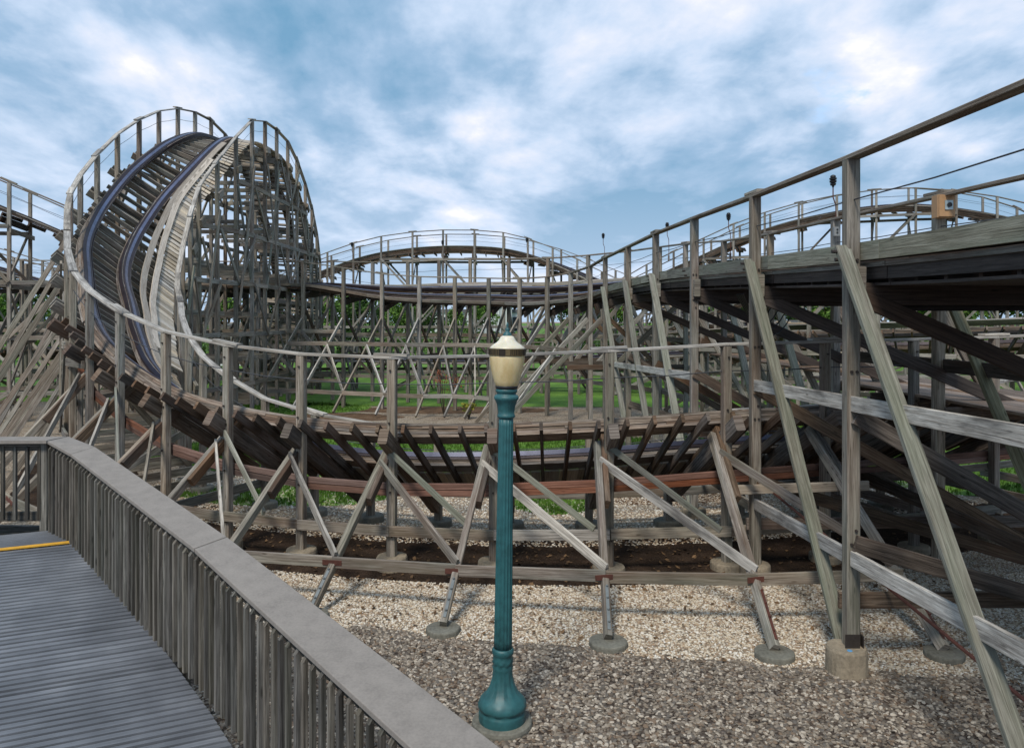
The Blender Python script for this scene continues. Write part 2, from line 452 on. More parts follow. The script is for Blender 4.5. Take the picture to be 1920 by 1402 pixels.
def track(T, C, q0, q1, W=2.65, rails=(.5, 1.6), m=dict(), tie=.45, walks=(), lam=5, flank=None, steelw=.17, tieover=.1):
    lamm = m.get('lam', 'lam')
    for o in rails:
        for li in range(lam):
            q = q0; mb = MB()
            hh = -.045 * (li + .5)
            while q < q1:
                e = min(q + random.uniform(2.8, 4.2), q1)
                if q1 - e < 1: e = q1
                jo = random.uniform(-.012, .012)
                P, X, Y = C.strip(q, e - .004, o + jo, hh, .4); mb.sweep(P, X, Y, .30 + random.uniform(-.012, .012), .042)
                q = e
            T.add('laminated_board', lamm, mb)
        mb = MB(); P, X, Y = C.strip(q0, q1, o, .008, .35)
        mb.sweep(P, X, Y, steelw, .016)
        side = 1 if o == min(rails) else -1
        P, X, Y = C.strip(q0, q1, o + side * (.30 / 2 + .018), -.055, .35); mb.sweep(P, X, Y, .014, .12)
        T.add('running_rail', 'steeldark', mb)
        if flank and side == -1:
            mb = MB(); P, X, Y = C.strip(q0, q1, o - .182, -.03, .35); mb.sweep(P, X, Y, .01, .085); T.add('rail_flank', 'steelblue', mb)
        mb = MB(); P, X, Y = C.strip(q0, q1, o + side * .02, .019, .35); mb.sweep(P, X, Y, .085, .006)
        T.add('rail_head', 'steel', mb)
    q = q0 + .2; tm = m.get('tie', 'brown')
    while q < q1:
        mb = MB(); mb.beam(C.pt(q, -tieover, -.045 * lam - .075), C.pt(q, W - .05, -.045 * lam - .075), .055, .14, up=C.fr(q)[4], jit=.006)
        T.add('cross_tie', tm, mb); q += tie * random.uniform(.93, 1.07)
    for (o1, o2, mat, kind, hh) in walks:
        mb = MB()
        if kind == 'slats':
            q = q0 + .05
            while q < q1:
                r = random.random()
                mb.beam(C.pt(q, o1, hh), C.pt(q, o2 + random.uniform(-.02, .03), hh), .165, .03, up=C.fr(q)[4], jit=.004); q += .19
            T.add('walkway', mat, mb)
        else:
            n = max(1, round((o2 - o1) / .19)); w = (o2 - o1) / n
            for k in range(n):
                q = q0
                while q < q1:
                    e = min(q + random.uniform(3, 4.4), q1)
                    if q1 - e < 1: e = q1
                    P, X, Y = C.strip(q, e - .01, o1 + w * (k + .5), hh + random.uniform(-.003, .003), .5); mb.sweep(P, X, Y, w - .012, .04); q = e
            T.add('walkway', mat, mb)

def bents(T, C, qs, W, m, skip=0, wledge=None, post=.15, hr=HR, levels=2.0, zmin=.5, xb=True, glong=True, glmat=None, diag=1, sides=(0, 1), handrail=True, cable=True, wled=.08, ledover=.3, lam=5, foot=None, pw2=None, trans=True, innerdrop=None, sph=.045, hw=.15):
    pm = m.get('post', 'grey'); bm_ = m.get('brace', 'grey')
    info = []
    for q in qs:
        p, t, h, a, n = C.fr(q)
        A = p - h * .10; B = p + a * C.ex(q, W) + h * .10
        if innerdrop: B.z -= innerdrop(q)
        zs = (A.z, B.z)
        info.append((q, A.copy(), B.copy(), h, t))
        for sd, X in ((0, A), (1, B)):
            if sd not in sides or len(info) <= skip: continue
            tilt = .012
            top = V((X.x + random.uniform(-tilt, tilt), X.y, X.z + (hr if handrail else .1)))
            pmat = pm if not isinstance(pm, (list, tuple)) else random.choice(pm)
            T.beam('post', pmat, (X.x, X.y, .02 if foot is None else foot), top, post, post * .95, up=h, jit=0)
        if len(info) <= skip: continue
        hh = -.045 * lam - .15 - .12
        lm = m.get('ledger', 'brown')
        if wledge: T.beam('ledger', lm, C.pt(q, -ledover, hh), C.pt(q, W + .22, hh), wledge, .25, up=n, jit=.006)
        else:
            for dq in (-.11, .11): T.beam('ledger', lm, C.pt(q + dq, -ledover, hh), C.pt(q + dq, W + .12, hh), .07, .24, up=n, jit=.006)
    # handrails
    if handrail:
        for sd in sides:
            P = []
            mb = MB()
            for k in range(len(info) - 1):
                a0 = info[k][1 + sd]; b0 = info[k + 1][1 + sd]
                P0 = V((a0.x, a0.y, a0.z + hr + .02)); P1 = V((b0.x, b0.y, b0.z + hr + .02))
                mb.beam(P0 - (P1 - P0).normalized() * .02, P1 + (P1 - P0).normalized() * .02, hw, sph, up=(0, 0, 1), ch=.12, r=(.3 + .1 * (k // 2 % 4)))
                if k % 2 == 0:
                    d = (P1 - P0).normalized()
                    mb.beam(P0 - d * .28 + V((0, 0, sph)), P0 + d * .28 + V((0, 0, sph)), hw, sph * .9, ch=.12)
                if cable:
                    pass
            T.add('handrail', m.get('rail', 'grey'), mb)
            if cable:
                mb = MB()
                pts = []
                for k in range(len(info)):
                    a0 = info[k][1 + sd]; pts.append(V((a0.x, a0.y, a0.z + hr * .55)))
                    if k < len(info) - 1:
                        b0 = info[k + 1][1 + sd]; pts.append(V(((a0.x + b0.x) / 2, (a0.y + b0.y) / 2, (a0.z + b0.z) / 2 + hr * .55 - .02)))
                mb.tube(pts, .008, 4); T.add('cable', 'cable', mb)
    # bracing
    for k, (q, A, B, h, t) in enumerate(info):
        lo = min(A.z, B.z) - .75
        z = zmin; prev = .1; j = 0
        while trans and z < lo + .01:
            Ax = V((A.x, A.y, z)) - h * .22 + t * .1; Bx = V((B.x, B.y, z)) + h * .22 + t * .1
            T.beam('cross_beam', bm_, Ax, Bx, .05, .17, jit=.01)
            if xb and z - prev > .7:
                if (k + j) % 2 == 0: p1, p2 = V((A.x, A.y, prev)), V((B.x, B.y, z))
                else: p1, p2 = V((B.x, B.y, prev)), V((A.x, A.y, z))
                T.beam('diagonal_brace', bm_, p1 - t * .1, p2 - t * .1, .05, .14, jit=.02)
            prev = z; z += levels; j += 1
        if trans and xb and lo - prev > .6:
            p1, p2 = (V((A.x, A.y, prev)), V((B.x, B.y, B.z - .5))) if (k + j) % 2 == 0 else (V((B.x, B.y, prev)), V((A.x, A.y, A.z - .5)))
            T.beam('diagonal_brace', bm_, p1 - t * .1, p2 - t * .1, .05, .14, jit=.02)
    if glong:
        for k in range(len(info) - 1):
            for sd in sides:
                a0 = info[k][1 + sd]; b0 = info[k + 1][1 + sd]; h = info[k][3] * (-1 if sd == 0 else 1)
                lo = min(a0.z, b0.z) - .3
                z = zmin + .12; prev = .1; j = 0
                while z < lo:
                    T.beam('girt', glmat or bm_, V((a0.x, a0.y, z)) + h * .11, V((b0.x, b0.y, z)) + h * .11, .05, .16, jit=.012)
                    if diag and (k + j) % (3 if diag == 1 else 2) == 0 and z - prev > .8:
                        p1, p2 = (a0, b0) if (j % 2 == 0) else (b0, a0)
                        T.beam('diagonal_brace', bm_, V((p1.x, p1.y, prev)) + h * .16, V((p2.x, p2.y, z)) + h * .16, .05, .13, jit=.02)
                    prev = z; z += levels; j += 1
    return info

def interp(tab, x):
    tab = sorted(tab)
    if x <= tab[0][0]: return tab[0][1]
    for (a, b), (c, d) in zip(tab, tab[1:]):
        if x <= c: return b + (d - b) * (x - a) / (c - a)
    return tab[-1][1]

# ================================================================== TRACK A: near banked curve climbing to the tall hill
CX, CY, RA = .8, 26.0, 14.0
zt = [(50, 4.25), (24, 3.72), (10.5, 3.50), (0, 3.37), (-11, 3.27), (-17.4, 3.32), (-23.4, 3.45), (-29.5, 3.67), (-35.6, 4.03), (-40.7, 4.43), (-49, 5.05), (-62.4, 6.35), (-72, 7.4), (-76, 7.85), (-83, 8.9)]
bt = [(10, 32), (-23, 32), (-36, 33), (-49, 36), (-62, 40), (-72, 44), (-83, 47)]
ptsA = [(17, 17.4, 4.0 - HR, 22), (14, 15.9, 3.8 - HR, 24), (11, 14.6, 3.66 - HR, 27), (8.3, 13.6, 3.58 - HR, 29), (5.8, 12.85, 3.54 - HR, 31)]
NR = len(ptsA)
phis = [10.5, 2, -6, -14, -22, -30, -38, -46, -54, -62, -70, -77, -83]
for f in phis:
    if f > 10.5: continue
    ptsA.append((CX + RA * math.sin(R(f)) + interp([(-83, 0), (-77, .1), (-70, .3), (-62, .5), (-54, .42), (-46, .2), (-38, .06), (-30, 0)], f), CY - RA * math.cos(R(f)), interp(zt, f) - HR, interp(bt, f), interp([(50, 0), (-46, 0), (-54, .12), (-62, .38), (-70, .68), (-77, .68), (-83, .42)], f)))
for (x, y, zh, b) in [(-13.2, 26, 10.1, 46), (-13.2, 27.9, 11.2, 34), (-13.2, 29, 11.7, 23), (-13.2, 30, 12.05, 14), (-13.2, 31, 12.35, 9), (-13.2, 32, 12.55, 8), (-13.2, 34, 12.7, 9), (-13.2, 36, 12.45, 8), (-13.2, 38.5, 11.25, 8), (-13.3, 41, 9.2, 8), (-13.7, 43.5, 6.9, 8), (-14.8, 47, 4.9, 8), (-17.5, 52, 4.0, 8)]:
    ptsA.append((x, y, zh - HR, b, interp([(26, .1), (28, 0)], y)))
CA = Curve(ptsA)
def qphi(f):  # arc length of an angle on the circle part
    for i in range(len(phis) - 1):
        if phis[i] >= f >= phis[i + 1]:
            t = (phis[i] - f) / (phis[i] - phis[i + 1]); return CA.marks[NR + i] + (CA.marks[NR + i + 1] - CA.marks[NR + i]) * t
frontphi = [10.5, 2.8, -4.4, -11, -17.4, -23.4, -29.5, -35.6, -41.6, -47.6]
rightphi = [18.2, 25.8, 33.4, 41, 48.5]
qs_right = [qphi(10.5) - 1.75 * i for i in (7, 6, 5, 4, 3, 2, 1)]
qs_front = [qphi(f) for f in frontphi]
WA = 2.75
mA = dict(post='grey', brace='grey', ledger='lam2', tie='brown', lam='lam', rail='pale')

TA = Thing('coaster_banked_curve', 'low banked wooden coaster curve sweeping behind the teal lamp post, on outward raking legs', 'roller coaster')
qhead = qphi(-48.6)
track(TA, CA, 0, qhead, WA, (.5, 1.75), mA, .42, [(2.0, 2.72, 'new', 'slats', -.2)], tieover=.12, flank=True)
qsA = qs_right + qs_front
infoA = bents(TA, CA, qsA, WA, mA, post=.14, levels=2.4, zmin=.5, diag=0, xb=True, wledge=.15, ledover=.26, foot=.12)
# reddish edge plank hanging under the outer side
for k in range(len(infoA) - 1):
    a, b = infoA[k][1], infoA[k + 1][1]
    d0 = 1.15 + .3 * 0
    for dz in (0, .10):
        TA.beam('ledge_board', 'red', a + infoA[k][3] * .12 + V((0, 0, -d0 - dz)), b + infoA[k + 1][3] * .12 + V((0, 0, -d0 - dz)), .06, .095, jit=.006)
footings = []
legtops = []
for k, (q, A, B, h, t) in enumerate(infoA):
    ph = math.degrees(math.atan2(A.x - CX, CY - A.y))
    if ph < -46 or ph > 20.5: continue
    out = -h
    foot_r = 2.4
    ztop = A.z - .55
    top = V((A.x, A.y, ztop)) + h * .25 + t * .14
    bot = V((A.x, A.y, 0.1)) + out * foot_r + t * .14
    ft = {-4: (-.86, 9.65), 3: (1.15, 9.25), 10: (3.04, 8.95), 11: (3.04, 8.95), -11: (-2.62, 10.1)}.get(round(ph))
    if ph > 13: ft = (5.0, 8.95)
    if ft: bot = V((ft[0], ft[1], .1))
    TA.beam('raking_leg', 'grey', bot, top, .09, .13, up=out)
    TA.beam('raking_leg', 'brown', bot + (top - bot) * .62 - t * .09, top - t * .09 + (top - bot) * .08, .08, .16, up=out)
    legtops.append((ph, top, bot, A, t, h))
    footings.append((bot, .26, .10, 'leg'))
    d = (top - bot)
    # steel foot straps
    mb = MB(); pl = -t
    sidev = t * .052
    f_ = out.cross(d.normalized()).normalized().cross(d.normalized())
    if f_.z < 0: f_ = -f_
    mb.beam(bot + d * .02 + f_ * .072, bot + d * .2 + f_ * .072, .04, .008, up=f_)
    for e in (.05, .10, .15, .2):
        c = bot + d * e + f_ * .085
        mb.lathe([(.016, -.004), (.016, .010), (.006, .014)], c, 6)
    TA.add('foot_strap', 'strap' if ph < 8 else 'rusty', mb)
legtops.sort(key=lambda x: -x[0])
for k in range(len(legtops) - 1):
    p0, p1 = legtops[k], legtops[k + 1]
    f0 = p0[2] + (p0[1] - p0[2]) * .27; f1 = p1[2] + (p1[1] - p1[2]) * .27
    o0 = -p0[5] * .09; o1 = -p1[5] * .09
    TA.beam('girt', 'grey', f0 + o0, f1 + o1, .045, .15, jit=.01)
    # diagonal from the leg top (left) down to the foot girt of its right neighbour
    TA.beam('diagonal_brace', 'pale' if k % 3 else 'grey', p1[1] + (p1[2] - p1[1]) * .10 + o1 * 1.4, f0 + (p0[1] - p0[2]) * .04 + o0 * 1.6, .04, .13, jit=.01)
    if k in (1, 2, 3, 5, 7):
        TA.beam('diagonal_brace', 'green', V((p1[3].x, p1[3].y, p1[3].z - .55)) + o1, f0 + p0[5] * .9 + V((0, 0, .35)), .04, .09, jit=.01)
    # splice plate
    TA.beam('splice_plate', 'rusty', f1 + o1 * 1.32 - p1[4] * .14, f1 + o1 * 1.32 + p1[4] * .14, .012, .07)
for (q, A, B, h, t) in infoA[5:]:
    mb = MB()
    for z_, o_ in ((A.z - .12, .02), (A.z - .42, -.03), (A.z - .55, .03), (A.z - 1.2, 0), (.62, .02), (.52, -.03), (A.z + .7, 0)):
        c = V((A.x, A.y, z_)) + t * o_ - h * .07; mb.beam(c, c - h * .02, .03, .03, ch=.28)
    TA.add('bolt_cluster', 'bolt', mb)
TA.finish()

TH = Thing('coaster_tall_hill', 'tall steeply banked wooden coaster hill with two dark steel rails rising at the left', 'roller coaster')
qcrest = CA.len
mH = dict(post='grey', brace='grey', ledger='grey', tie='grey', lam='lam', rail='pale')
track(TH, CA, qhead, qcrest, WA, (.46, 1.75), mH, .42, [(2.16, 2.76, 'slat', 'slats', -.05)], steelw=.24, tieover=-.2)
# two fresh planks beside the inner rail
mb = MB()
for o, qa, qb in ((1.98, -1.5, 16), (2.08, .5, 14.5)):
    P, X, Y = CA.strip(qhead + qa, qhead + qb, o, .02, .4); mb.sweep(P, X, Y, .19, .04)
TH.add('walkway', 'new', mb)
qs = [qphi(-47.6)]; q = qphi(-53.4)
while q < qcrest: qs.append(q); q += 1.72 if q < qhead + 28 else 1.95
infoH = bents(TH, CA, qs, WA, mH, post=.145, levels=1.75, zmin=.6, diag=2, xb=False, ledover=.12, glong=False, skip=1)
# continuous outer girt lines of the hill sides, with long sloping diagonals
for sd in (0, 1):
    for k in range(len(infoH) - 1):
        a0 = infoH[k][1 + sd]; b0 = infoH[k + 1][1 + sd]; h = infoH[k][3] * (-1 if sd == 0 else 1)
        z = 1.4; j = 0
        while z < min(a0.z, b0.z) - .2:
            TH.beam('girt', 'grey', V((a0.x, a0.y, z)) + h * .1, V((b0.x, b0.y, z)) + h * .1, .05, .17, jit=.01)
            if (k + 2 * j) % 4 < 2:
                p1, p2 = (a0, b0) if (k % 2) else (b0, a0)
                if z + 1.9 < min(a0.z, b0.z) + .5: TH.beam('diagonal_brace', 'grey', V((p1.x, p1.y, z)) + h * .14, V((p2.x, p2.y, z + 1.95)) + h * .14, .05, .13, jit=.02)
            z += 1.95; j += 1
# raking legs on the outside
for k, (q, A, B, h, t) in enumerate(infoH):
    if k == 0: continue
    if A.z < 3 or A.y > 46: continue
    for fz, ext in ((.92, .55), (.6, .62)) if k % 2 == 0 else ((.45, .62),):
        zt_ = A.z * fz
        if zt_ < 1.8 or zt_ * ext > 5.4: ext = min(ext, 5.2 / zt_)
        top = V((A.x, A.y, zt_)) - h * .1 + t * .1; bot = V((A.x, A.y, .05)) - h * (zt_ * ext) + t * .1
        TH.beam('raking_leg', 'grey', bot, top, .05, .13, up=h, jit=.06)
    # shorter raking struts on the inner side up to the walkway
    top = V((B.x, B.y, B.z - .9)) + h * .1; bot = V((B.x, B.y, B.z * .45)) + h * .1 + t * (1.7 if k % 2 else -1.7)
    TH.beam('diagonal_brace', 'green' if k % 3 == 0 else 'grey', bot, top, .05, .14, jit=.02)
# gusset blocks under inner posts
for (q, A, B, h, t) in infoH:
    TH.beam('ledger_block', 'grey', B + h * .14 + V((0, 0, -.32)) - t * .22, B + h * .14 + V((0, 0, -.32)) + t * .22, .08, .24, jit=.01)
# galvanised I beam
def ibeam(p0, p1):
    mb = MB(); d = V((0, 0, .13))
    mb.beam(V(p0) + d, V(p1) + d, .16, .018); mb.beam(V(p0) - d, V(p1) - d, .16, .018); mb.beam(p0, p1, .014, .245)
    return mb
TH.add('steel_beam', 'galv', ibeam((-11.25, 33.3, 7.85), (-11.25, 36.9, 7.85)))
TH.add('steel_beam', 'galv', ibeam((-13.4, 30.2, 7.1), (-13.4, 32.6, 7.1)))
TH.finish()

# ================================================================== TRACK B: raised level run coming from the right, curving away to the left
Bt = [(3.95, -2.0, 5.6, 0), (3.95, 1.9, 5.62, 0), (3.93, 5.3, 5.62, 0), (3.87, 8.6, 5.68, 0), (3.84, 11.9, 5.79, 0), (3.72, 15.4, 5.9, 0), (3.63, 19.0, 6.0, 0), (3.5, 22.6, 6.02, -4),
      (3.25, 26.2, 5.98, -11), (3.0, 28.6, 5.86, -17), (2.38, 30.3, 5.72, -21), (1.5, 31.6, 5.64, -23), (.36, 32.4, 5.6, -23), (-.96, 33.0, 5.66, -23), (-2.43, 33.3, 5.70, -22),
      (-4.0, 33.6, 5.76, -20), (-5.67, 34.0, 5.9, -16), (-7.47, 34.5, 6.2, -10), (-9.4, 35.0, 6.5, -5), (-11.6, 35.5, 6.55, -1), (-13.9, 36.0, 6.6, 0), (-16.3, 36.4, 6.65, 0), (-18.8, 36.9, 6.7, 0), (-21.5, 37.4, 6.75, 0), (-24, 38, 6.8, 0), (-27, 39, 6.9, 0)]
CB = Curve([(x, y, z - 1.0, b) for x, y, z, b in Bt])
TB = Thing('coaster_raised_run', 'raised wooden coaster run on tall posts at the right, curving left across the middle', 'roller coaster')
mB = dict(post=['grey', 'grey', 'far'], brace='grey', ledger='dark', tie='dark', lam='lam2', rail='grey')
qB = CB.marks
iS = 8
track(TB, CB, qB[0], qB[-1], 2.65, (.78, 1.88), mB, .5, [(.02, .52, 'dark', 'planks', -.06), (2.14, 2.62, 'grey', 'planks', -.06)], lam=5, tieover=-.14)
infoB = bents(TB, CB, qB, 2.65, mB, post=.155, hr=1.0, levels=2.2, zmin=.7, xb=False, trans=False, glong=False, ledover=.06, sph=.05)
# near fascia board (greenish) and lower fascia
q = 0
while q < CB.len:
    e = min(q + 3.3 * random.uniform(.9, 1.1), CB.len)
    straight = CB.raw(q)[1] < 27 and CB.raw(q)[0] > 2
    mb = MB(); P, X, Y = CB.strip(q, e - .008, -.0, -.02, .4); mb.sweep(P, X, Y, .045, .2 if straight else .12); TB.add('fascia_board', 'green' if straight else 'grey', mb)
    mb = MB(); P, X, Y = CB.strip(q, e - .02, .12, -.17, .4); mb.sweep(P, X, Y, .16, .05); TB.add('fascia_board', 'grey' if straight else 'brown', mb)
    if straight:
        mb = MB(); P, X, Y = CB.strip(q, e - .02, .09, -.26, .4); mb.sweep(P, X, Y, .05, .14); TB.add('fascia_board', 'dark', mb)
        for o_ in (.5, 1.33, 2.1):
            mb = MB(); P, X, Y = CB.strip(q, e - .02, o_, -.385, .4); mb.sweep(P, X, Y, .8, .03); TB.add('soffit_board', 'dark', mb)  # boards added to close the underside; their dark colour stands in for shade
    q = e
for k, (q, A, B, h, t) in enumerate(infoB):
    y = A.y
    on_straight = k <= 7
    if on_straight:
        # blocks outside the near post
        TB.beam('ledger_block', 'grey', A - t * .19 + V((0, 0, -.36)) + h * .02, A - t * .10 + V((0, 0, -.36)) + h * .02, .12, .34)
        zt_ = A.z - .55
        TB.beam('cross_beam', 'dark', V((A.x, A.y, zt_)) + t * .11, V((B.x, B.y, zt_)) + t * .11, .06, .26)
        # repeating raking diagonals in the plane of the bent, running on to the far side
        for z0, sl, mt in ((A.z - .5, .43, 'dark'), (2.85, .57, 'brown'), (1.45, .5, 'brown')):
            X1 = A + h * 4.6
            TB.beam('diagonal_brace', mt, V((A.x, A.y, z0)) - t * .1, V((X1.x, X1.y, max(.1, z0 - 4.6 * sl))) - t * .1, .06, .19, jit=.01)
        TB.beam('raking_leg', 'grey', V((B.x, B.y, B.z - .5)) + t * .11, V((B.x, B.y, .05)) + h * 2.3 + t * .11, .09, .16, up=h)
        TB.beam('cross_beam', 'brown', V((A.x, A.y, .75)) + t * .1 - h * .1, V((B.x, B.y, .75)) + t * .1 + h * 2.1, .05, .18, jit=.01)
        if k in (3, 4, 6, 7):
            # long raking brace running back towards the camera, on both faces
            A0, B0 = infoB[k - 1][1], infoB[k - 1][2]
            TB.beam('raking_leg', 'green', A - h * .11 + V((0, -.02, .03)), V((A0.x, A0.y + .16, .22)) - h * .02, .065, .16, up=h)
            TB.beam('raking_leg', 'green' if k != 4 else 'moss', B + V((0, -.1, -.25)), V((B0.x, B0.y + .16, .3)), .07, .17, up=h)
    elif k <= 18:
        # inner side legs leaning in under the curve
        if k == 8:
            A0 = infoB[7][1]; TB.beam('raking_leg', 'green', A + V((-.08, -.05, .03)), V((A0.x, A0.y + .16, .3)), .07, .16, up=h)
        reach = 3.7 if k < 11 else 3.0
        zt_ = 3.85 + .1
        top = V((A.x, A.y, zt_)) - h * .1; bot = V((A.x, A.y, .08)) - h * reach + t * .8
        TB.beam('raking_leg', 'pale' if k % 2 else 'grey', bot, top, .06, .17, up=h)
        TB.beam('raking_leg', 'grey', V((B.x, B.y, B.z - .7)) + h * .1, V((A.x, A.y, 2.0)) + t * .1, .06, .17, up=h)
        TB.beam('diagonal_brace', 'brown', V((A.x, A.y, A.z - .9)), V((B.x, B.y, 1.4)), .06, .15)
        TB.beam('cross_beam', 'brown', V((A.x, A.y, 2.3)) - h * 1.3, V((B.x, B.y, 2.3)), .06, .17)
        TB.beam('raking_leg', 'grey', V((B.x, B.y, B.z - .6)) + t * .1, V((B.x, B.y, .05)) + h * 2.8 + t * .1, .06, .17, up=h)
        infoB[k] = (q, A, B, h, t)
    else:
        TB.beam('cross_beam', 'grey', V((A.x, A.y, 2.3)), V((B.x, B.y, 2.3)), .06, .17)
        TB.beam('diagonal_brace', 'grey', V((A.x, A.y, 2.4)) - t * .1, V((B.x, B.y, 4.6)) - t * .1, .06, .15)
        TB.beam('raking_leg', 'grey', V((A.x, A.y, A.z - .6)) - h * .1, V((A.x, A.y, .05)) - h * 2.6 + t * .5, .06, .17, up=h)
# girts and zigzag on the leaning legs of the curve
def legpt(k, z):
    q, A, B, h, t = infoB[k]; reach = 3.7 if k < 11 else 3.0
    f = (3.95 - z) / 3.87
    return V((A.x, A.y, z)) - h * (.1 + (reach - .1) * f + .1) + t * (.8 * f)
for k in range(8, 18):
    for z, mt in ((2.85, 'grey'), (.85, 'grey')):
        TB.beam('girt', mt, legpt(k, z), legpt(k + 1, z), .05, .17, jit=.01)
    if k < 17: TB.beam('diagonal_brace', 'pale', legpt(k, .9), legpt(k + 1, 2.8), .05, .14, jit=.02)
for k in range(8, len(infoB) - 1):
    a0, b0 = infoB[k][2], infoB[k + 1][2]; h = infoB[k][3]
    for z in (1.2, 3.2):
        TB.beam('girt', 'grey', V((a0.x, a0.y, z)) + h * .1, V((b0.x, b0.y, z)) + h * .1, .05, .17, jit=.01)
    if k % 2: TB.beam('diagonal_brace', 'grey', V((a0.x, a0.y, 1.2)) + h * .15, V((b0.x, b0.y, 3.2)) + h * .15, .05, .14, jit=.02)
    if k > 16:
        a0, b0 = infoB[k][1], infoB[k + 1][1]
        for z in (1.2, 3.4): TB.beam('girt', 'grey', V((a0.x, a0.y, z)) - h * .1, V((b0.x, b0.y, z)) - h * .1, .05, .17, jit=.01)
        TB.beam('diagonal_brace', 'grey', V((a0.x, a0.y, 1.2)) - h * .15, V((b0.x, b0.y, 3.4)) - h * .15, .05, .14, jit=.02)
# long pale girts on the near face of the straight part
def nearf(y, z, o=.12):
    # x of the near post line at a given y
    x = interp([(b[1], b[0]) for b in Bt[:9]], y); return V((x - o, y, z))
TB.beam('girt', 'pale', nearf(12.0, 2.9), nearf(2.2, 3.12), .05, .17, r=.8)
TB.beam('girt', 'pale', nearf(12.05, 1.08), nearf(8.62, 1.27), .05, .17, r=.45)
TB.beam('girt', 'pale', nearf(8.58, 1.27), nearf(2.2, 1.66), .05, .17, r=.9)
TB.beam('girt', 'pale', nearf(26.2, 2.45), nearf(15.4, 2.78), .05, .16, r=.7)
TB.beam('girt', 'grey', nearf(22.6, .9), nearf(12.1, 1.0), .05, .16, r=.3)
TB.beam('girt', 'new', (3.3, 11.75, 1.32), (5.35, 11.6, 1.42), .05, .14, r=.2)
TB.beam('tension_rod', 'rusty', nearf(12.0, 1.32, -.1), nearf(3.5, .35, -.6), .035, .035, ch=.3)
for yy_ in (9.2, 11.6, 14, 16.3): TB.beam('cross_beam', 'brown', (6.5, yy_, 2.5), (8.9, yy_, 2.5), .06, .18)
for y0, y1, z in ((17.2, 8.4, 2.64), (26.2, 17.4, 2.75)):
    for o_ in (0, .24, .48, .72, .96, 1.2, 1.44, 1.68, 1.92)[:9 if y0 < 20 else 4]:
        TB.beam('catwalk_plank', 'plank', (6.78 + o_, y0, z), (6.95 + o_, y1, z), .225, .045, jit=.0)
for y0, y1, z in ((22, 2, .95), (15.4, 2, 3.2)):
    TB.beam('girt', 'brown', (6.65, y0, z), (6.65, y1, z), .05, .2)
# bolts on the nearest posts and braces
for k, zs in ((3, (-.12, -.2, -.5, -.62, -1.35, -3.1, -3.25)), (4, (-.12, -.55, -1.3, -2.2, -2.4)), (5, (-.1, -.5, -.6, -.75)), (6, (-.1, -.5)), (2, (-.5,))):
    A = infoB[k][1]; mb = MB()
    for i, dz in enumerate(zs):
        for dx in ((-.03, .03) if i % 2 == 0 else (.02,)):
            c = V((A.x + dx, A.y - .078, A.z + dz))
            mb.beam(c, c + V((0, -.018, 0)), .030, .030, ch=.28)
    for dx in (-.045, .045):
        c = V((A.x - .17 + dx * .4, A.y - .02 - abs(dx), A.z - .07 - dx))
        mb.beam(c, c + V((-.055, 0, 0)), .04, .04, ch=.28)
    TB.add('bolt_cluster', 'bolt', mb)
# steel shoe on the near post
A = infoB[3][1]
mb = MB(); mb.beam((A.x - .02, A.y - .083, .28), (A.x - .02, A.y - .083, .44), .16, .012, up=(0, 1, 0)); mb.beam((A.x + .10, A.y - .02, .28), (A.x + .10, A.y - .02, .42), .012, .14, up=(0, 1, 0))
TB.add('steel_shoe', 'bolt', mb)
# hanging cables under the deck at u 1380
mb = MB()
for i in range(5):
    pts = []
    for j in range(9):
        s = j / 8; pts.append(V((3.95 + s * (.9 + .2 * i), 13.2 + .1 * i + s * 1.5, 4.35 - (.35 + .1 * i) * math.sin(math.pi * s))))
    mb.tube(pts, .012, 5)
TB.add('cable_bundle', 'black', mb)
TB.finish()

# ================================================================== FAR TRACKS
def far_section(name, label, pts, spacing, group=None, W=2.4, levels=2.6, mat='far', diag=1, lam=4, railmat='far', post=.13, tie=.9, rails=(.6, 1.6), ledger='brown', walk='far', hr=1.0, xb=True):
    T = Thing(name, label, 'roller coaster', group)
    C = Curve([(x, y, z - hr, b) for x, y, z, b in pts])
    m = dict(post=mat, brace=mat, ledger=ledger, tie=ledger, lam='lam2', rail=railmat)
    track(T, C, 0, C.len, W, rails, m, tie, [(0, .42, walk, 'planks', -.05), (W - .42, W, walk, 'planks', -.05)], lam=lam, tieover=0)
    n = max(2, round(C.len / spacing)); qs = [C.len * i / n for i in range(n + 1)]
    info = bents(T, C, qs, W, m, post=post, hr=hr, levels=levels, zmin=1.0, diag=diag, ledover=.1, lam=lam, xb=xb, sph=.05)
    T.finish(); return C
# C: distant camelback arch in the middle
arch = [(-22, 52, 4.6, 0), (-18.5, 53.5, 6.0, 0), (-15, 54.5, 7.6, 0), (-11.5, 55, 8.9, 0), (-8, 55, 9.7, 0), (-4, 55, 10.0, 0), (0, 55, 9.75, 0), (3, 54.5, 9.0, 3), (6, 53.5, 7.8, 6), (9, 52, 6.4, 8), (12, 50, 5.4, 8), (15, 47, 4.8, 8)]
far_section('coaster_distant_arch', 'distant arched wooden coaster hump seen above the middle run', arch, 2.1, lam=9, diag=2, levels=2.3)
# E: distant hill behind the right structure
eh = [(5, 58, 5.0, 0), (9, 57, 7.0, 0), (13, 55, 9.0, 2), (17, 53, 10.9, 5), (21, 51, 12.0, 8), (25, 49.5, 12.35, 10), (28.5, 48.5, 11.8, 10), (31.5, 48, 10.8, 8), (36, 48, 8.5, 5), (41, 48, 6, 0)]
far_section('coaster_distant_hill', 'long distant coaster hill with dark rails behind the right hand posts', eh, 2.1, lam=10, diag=2, levels=2.3)
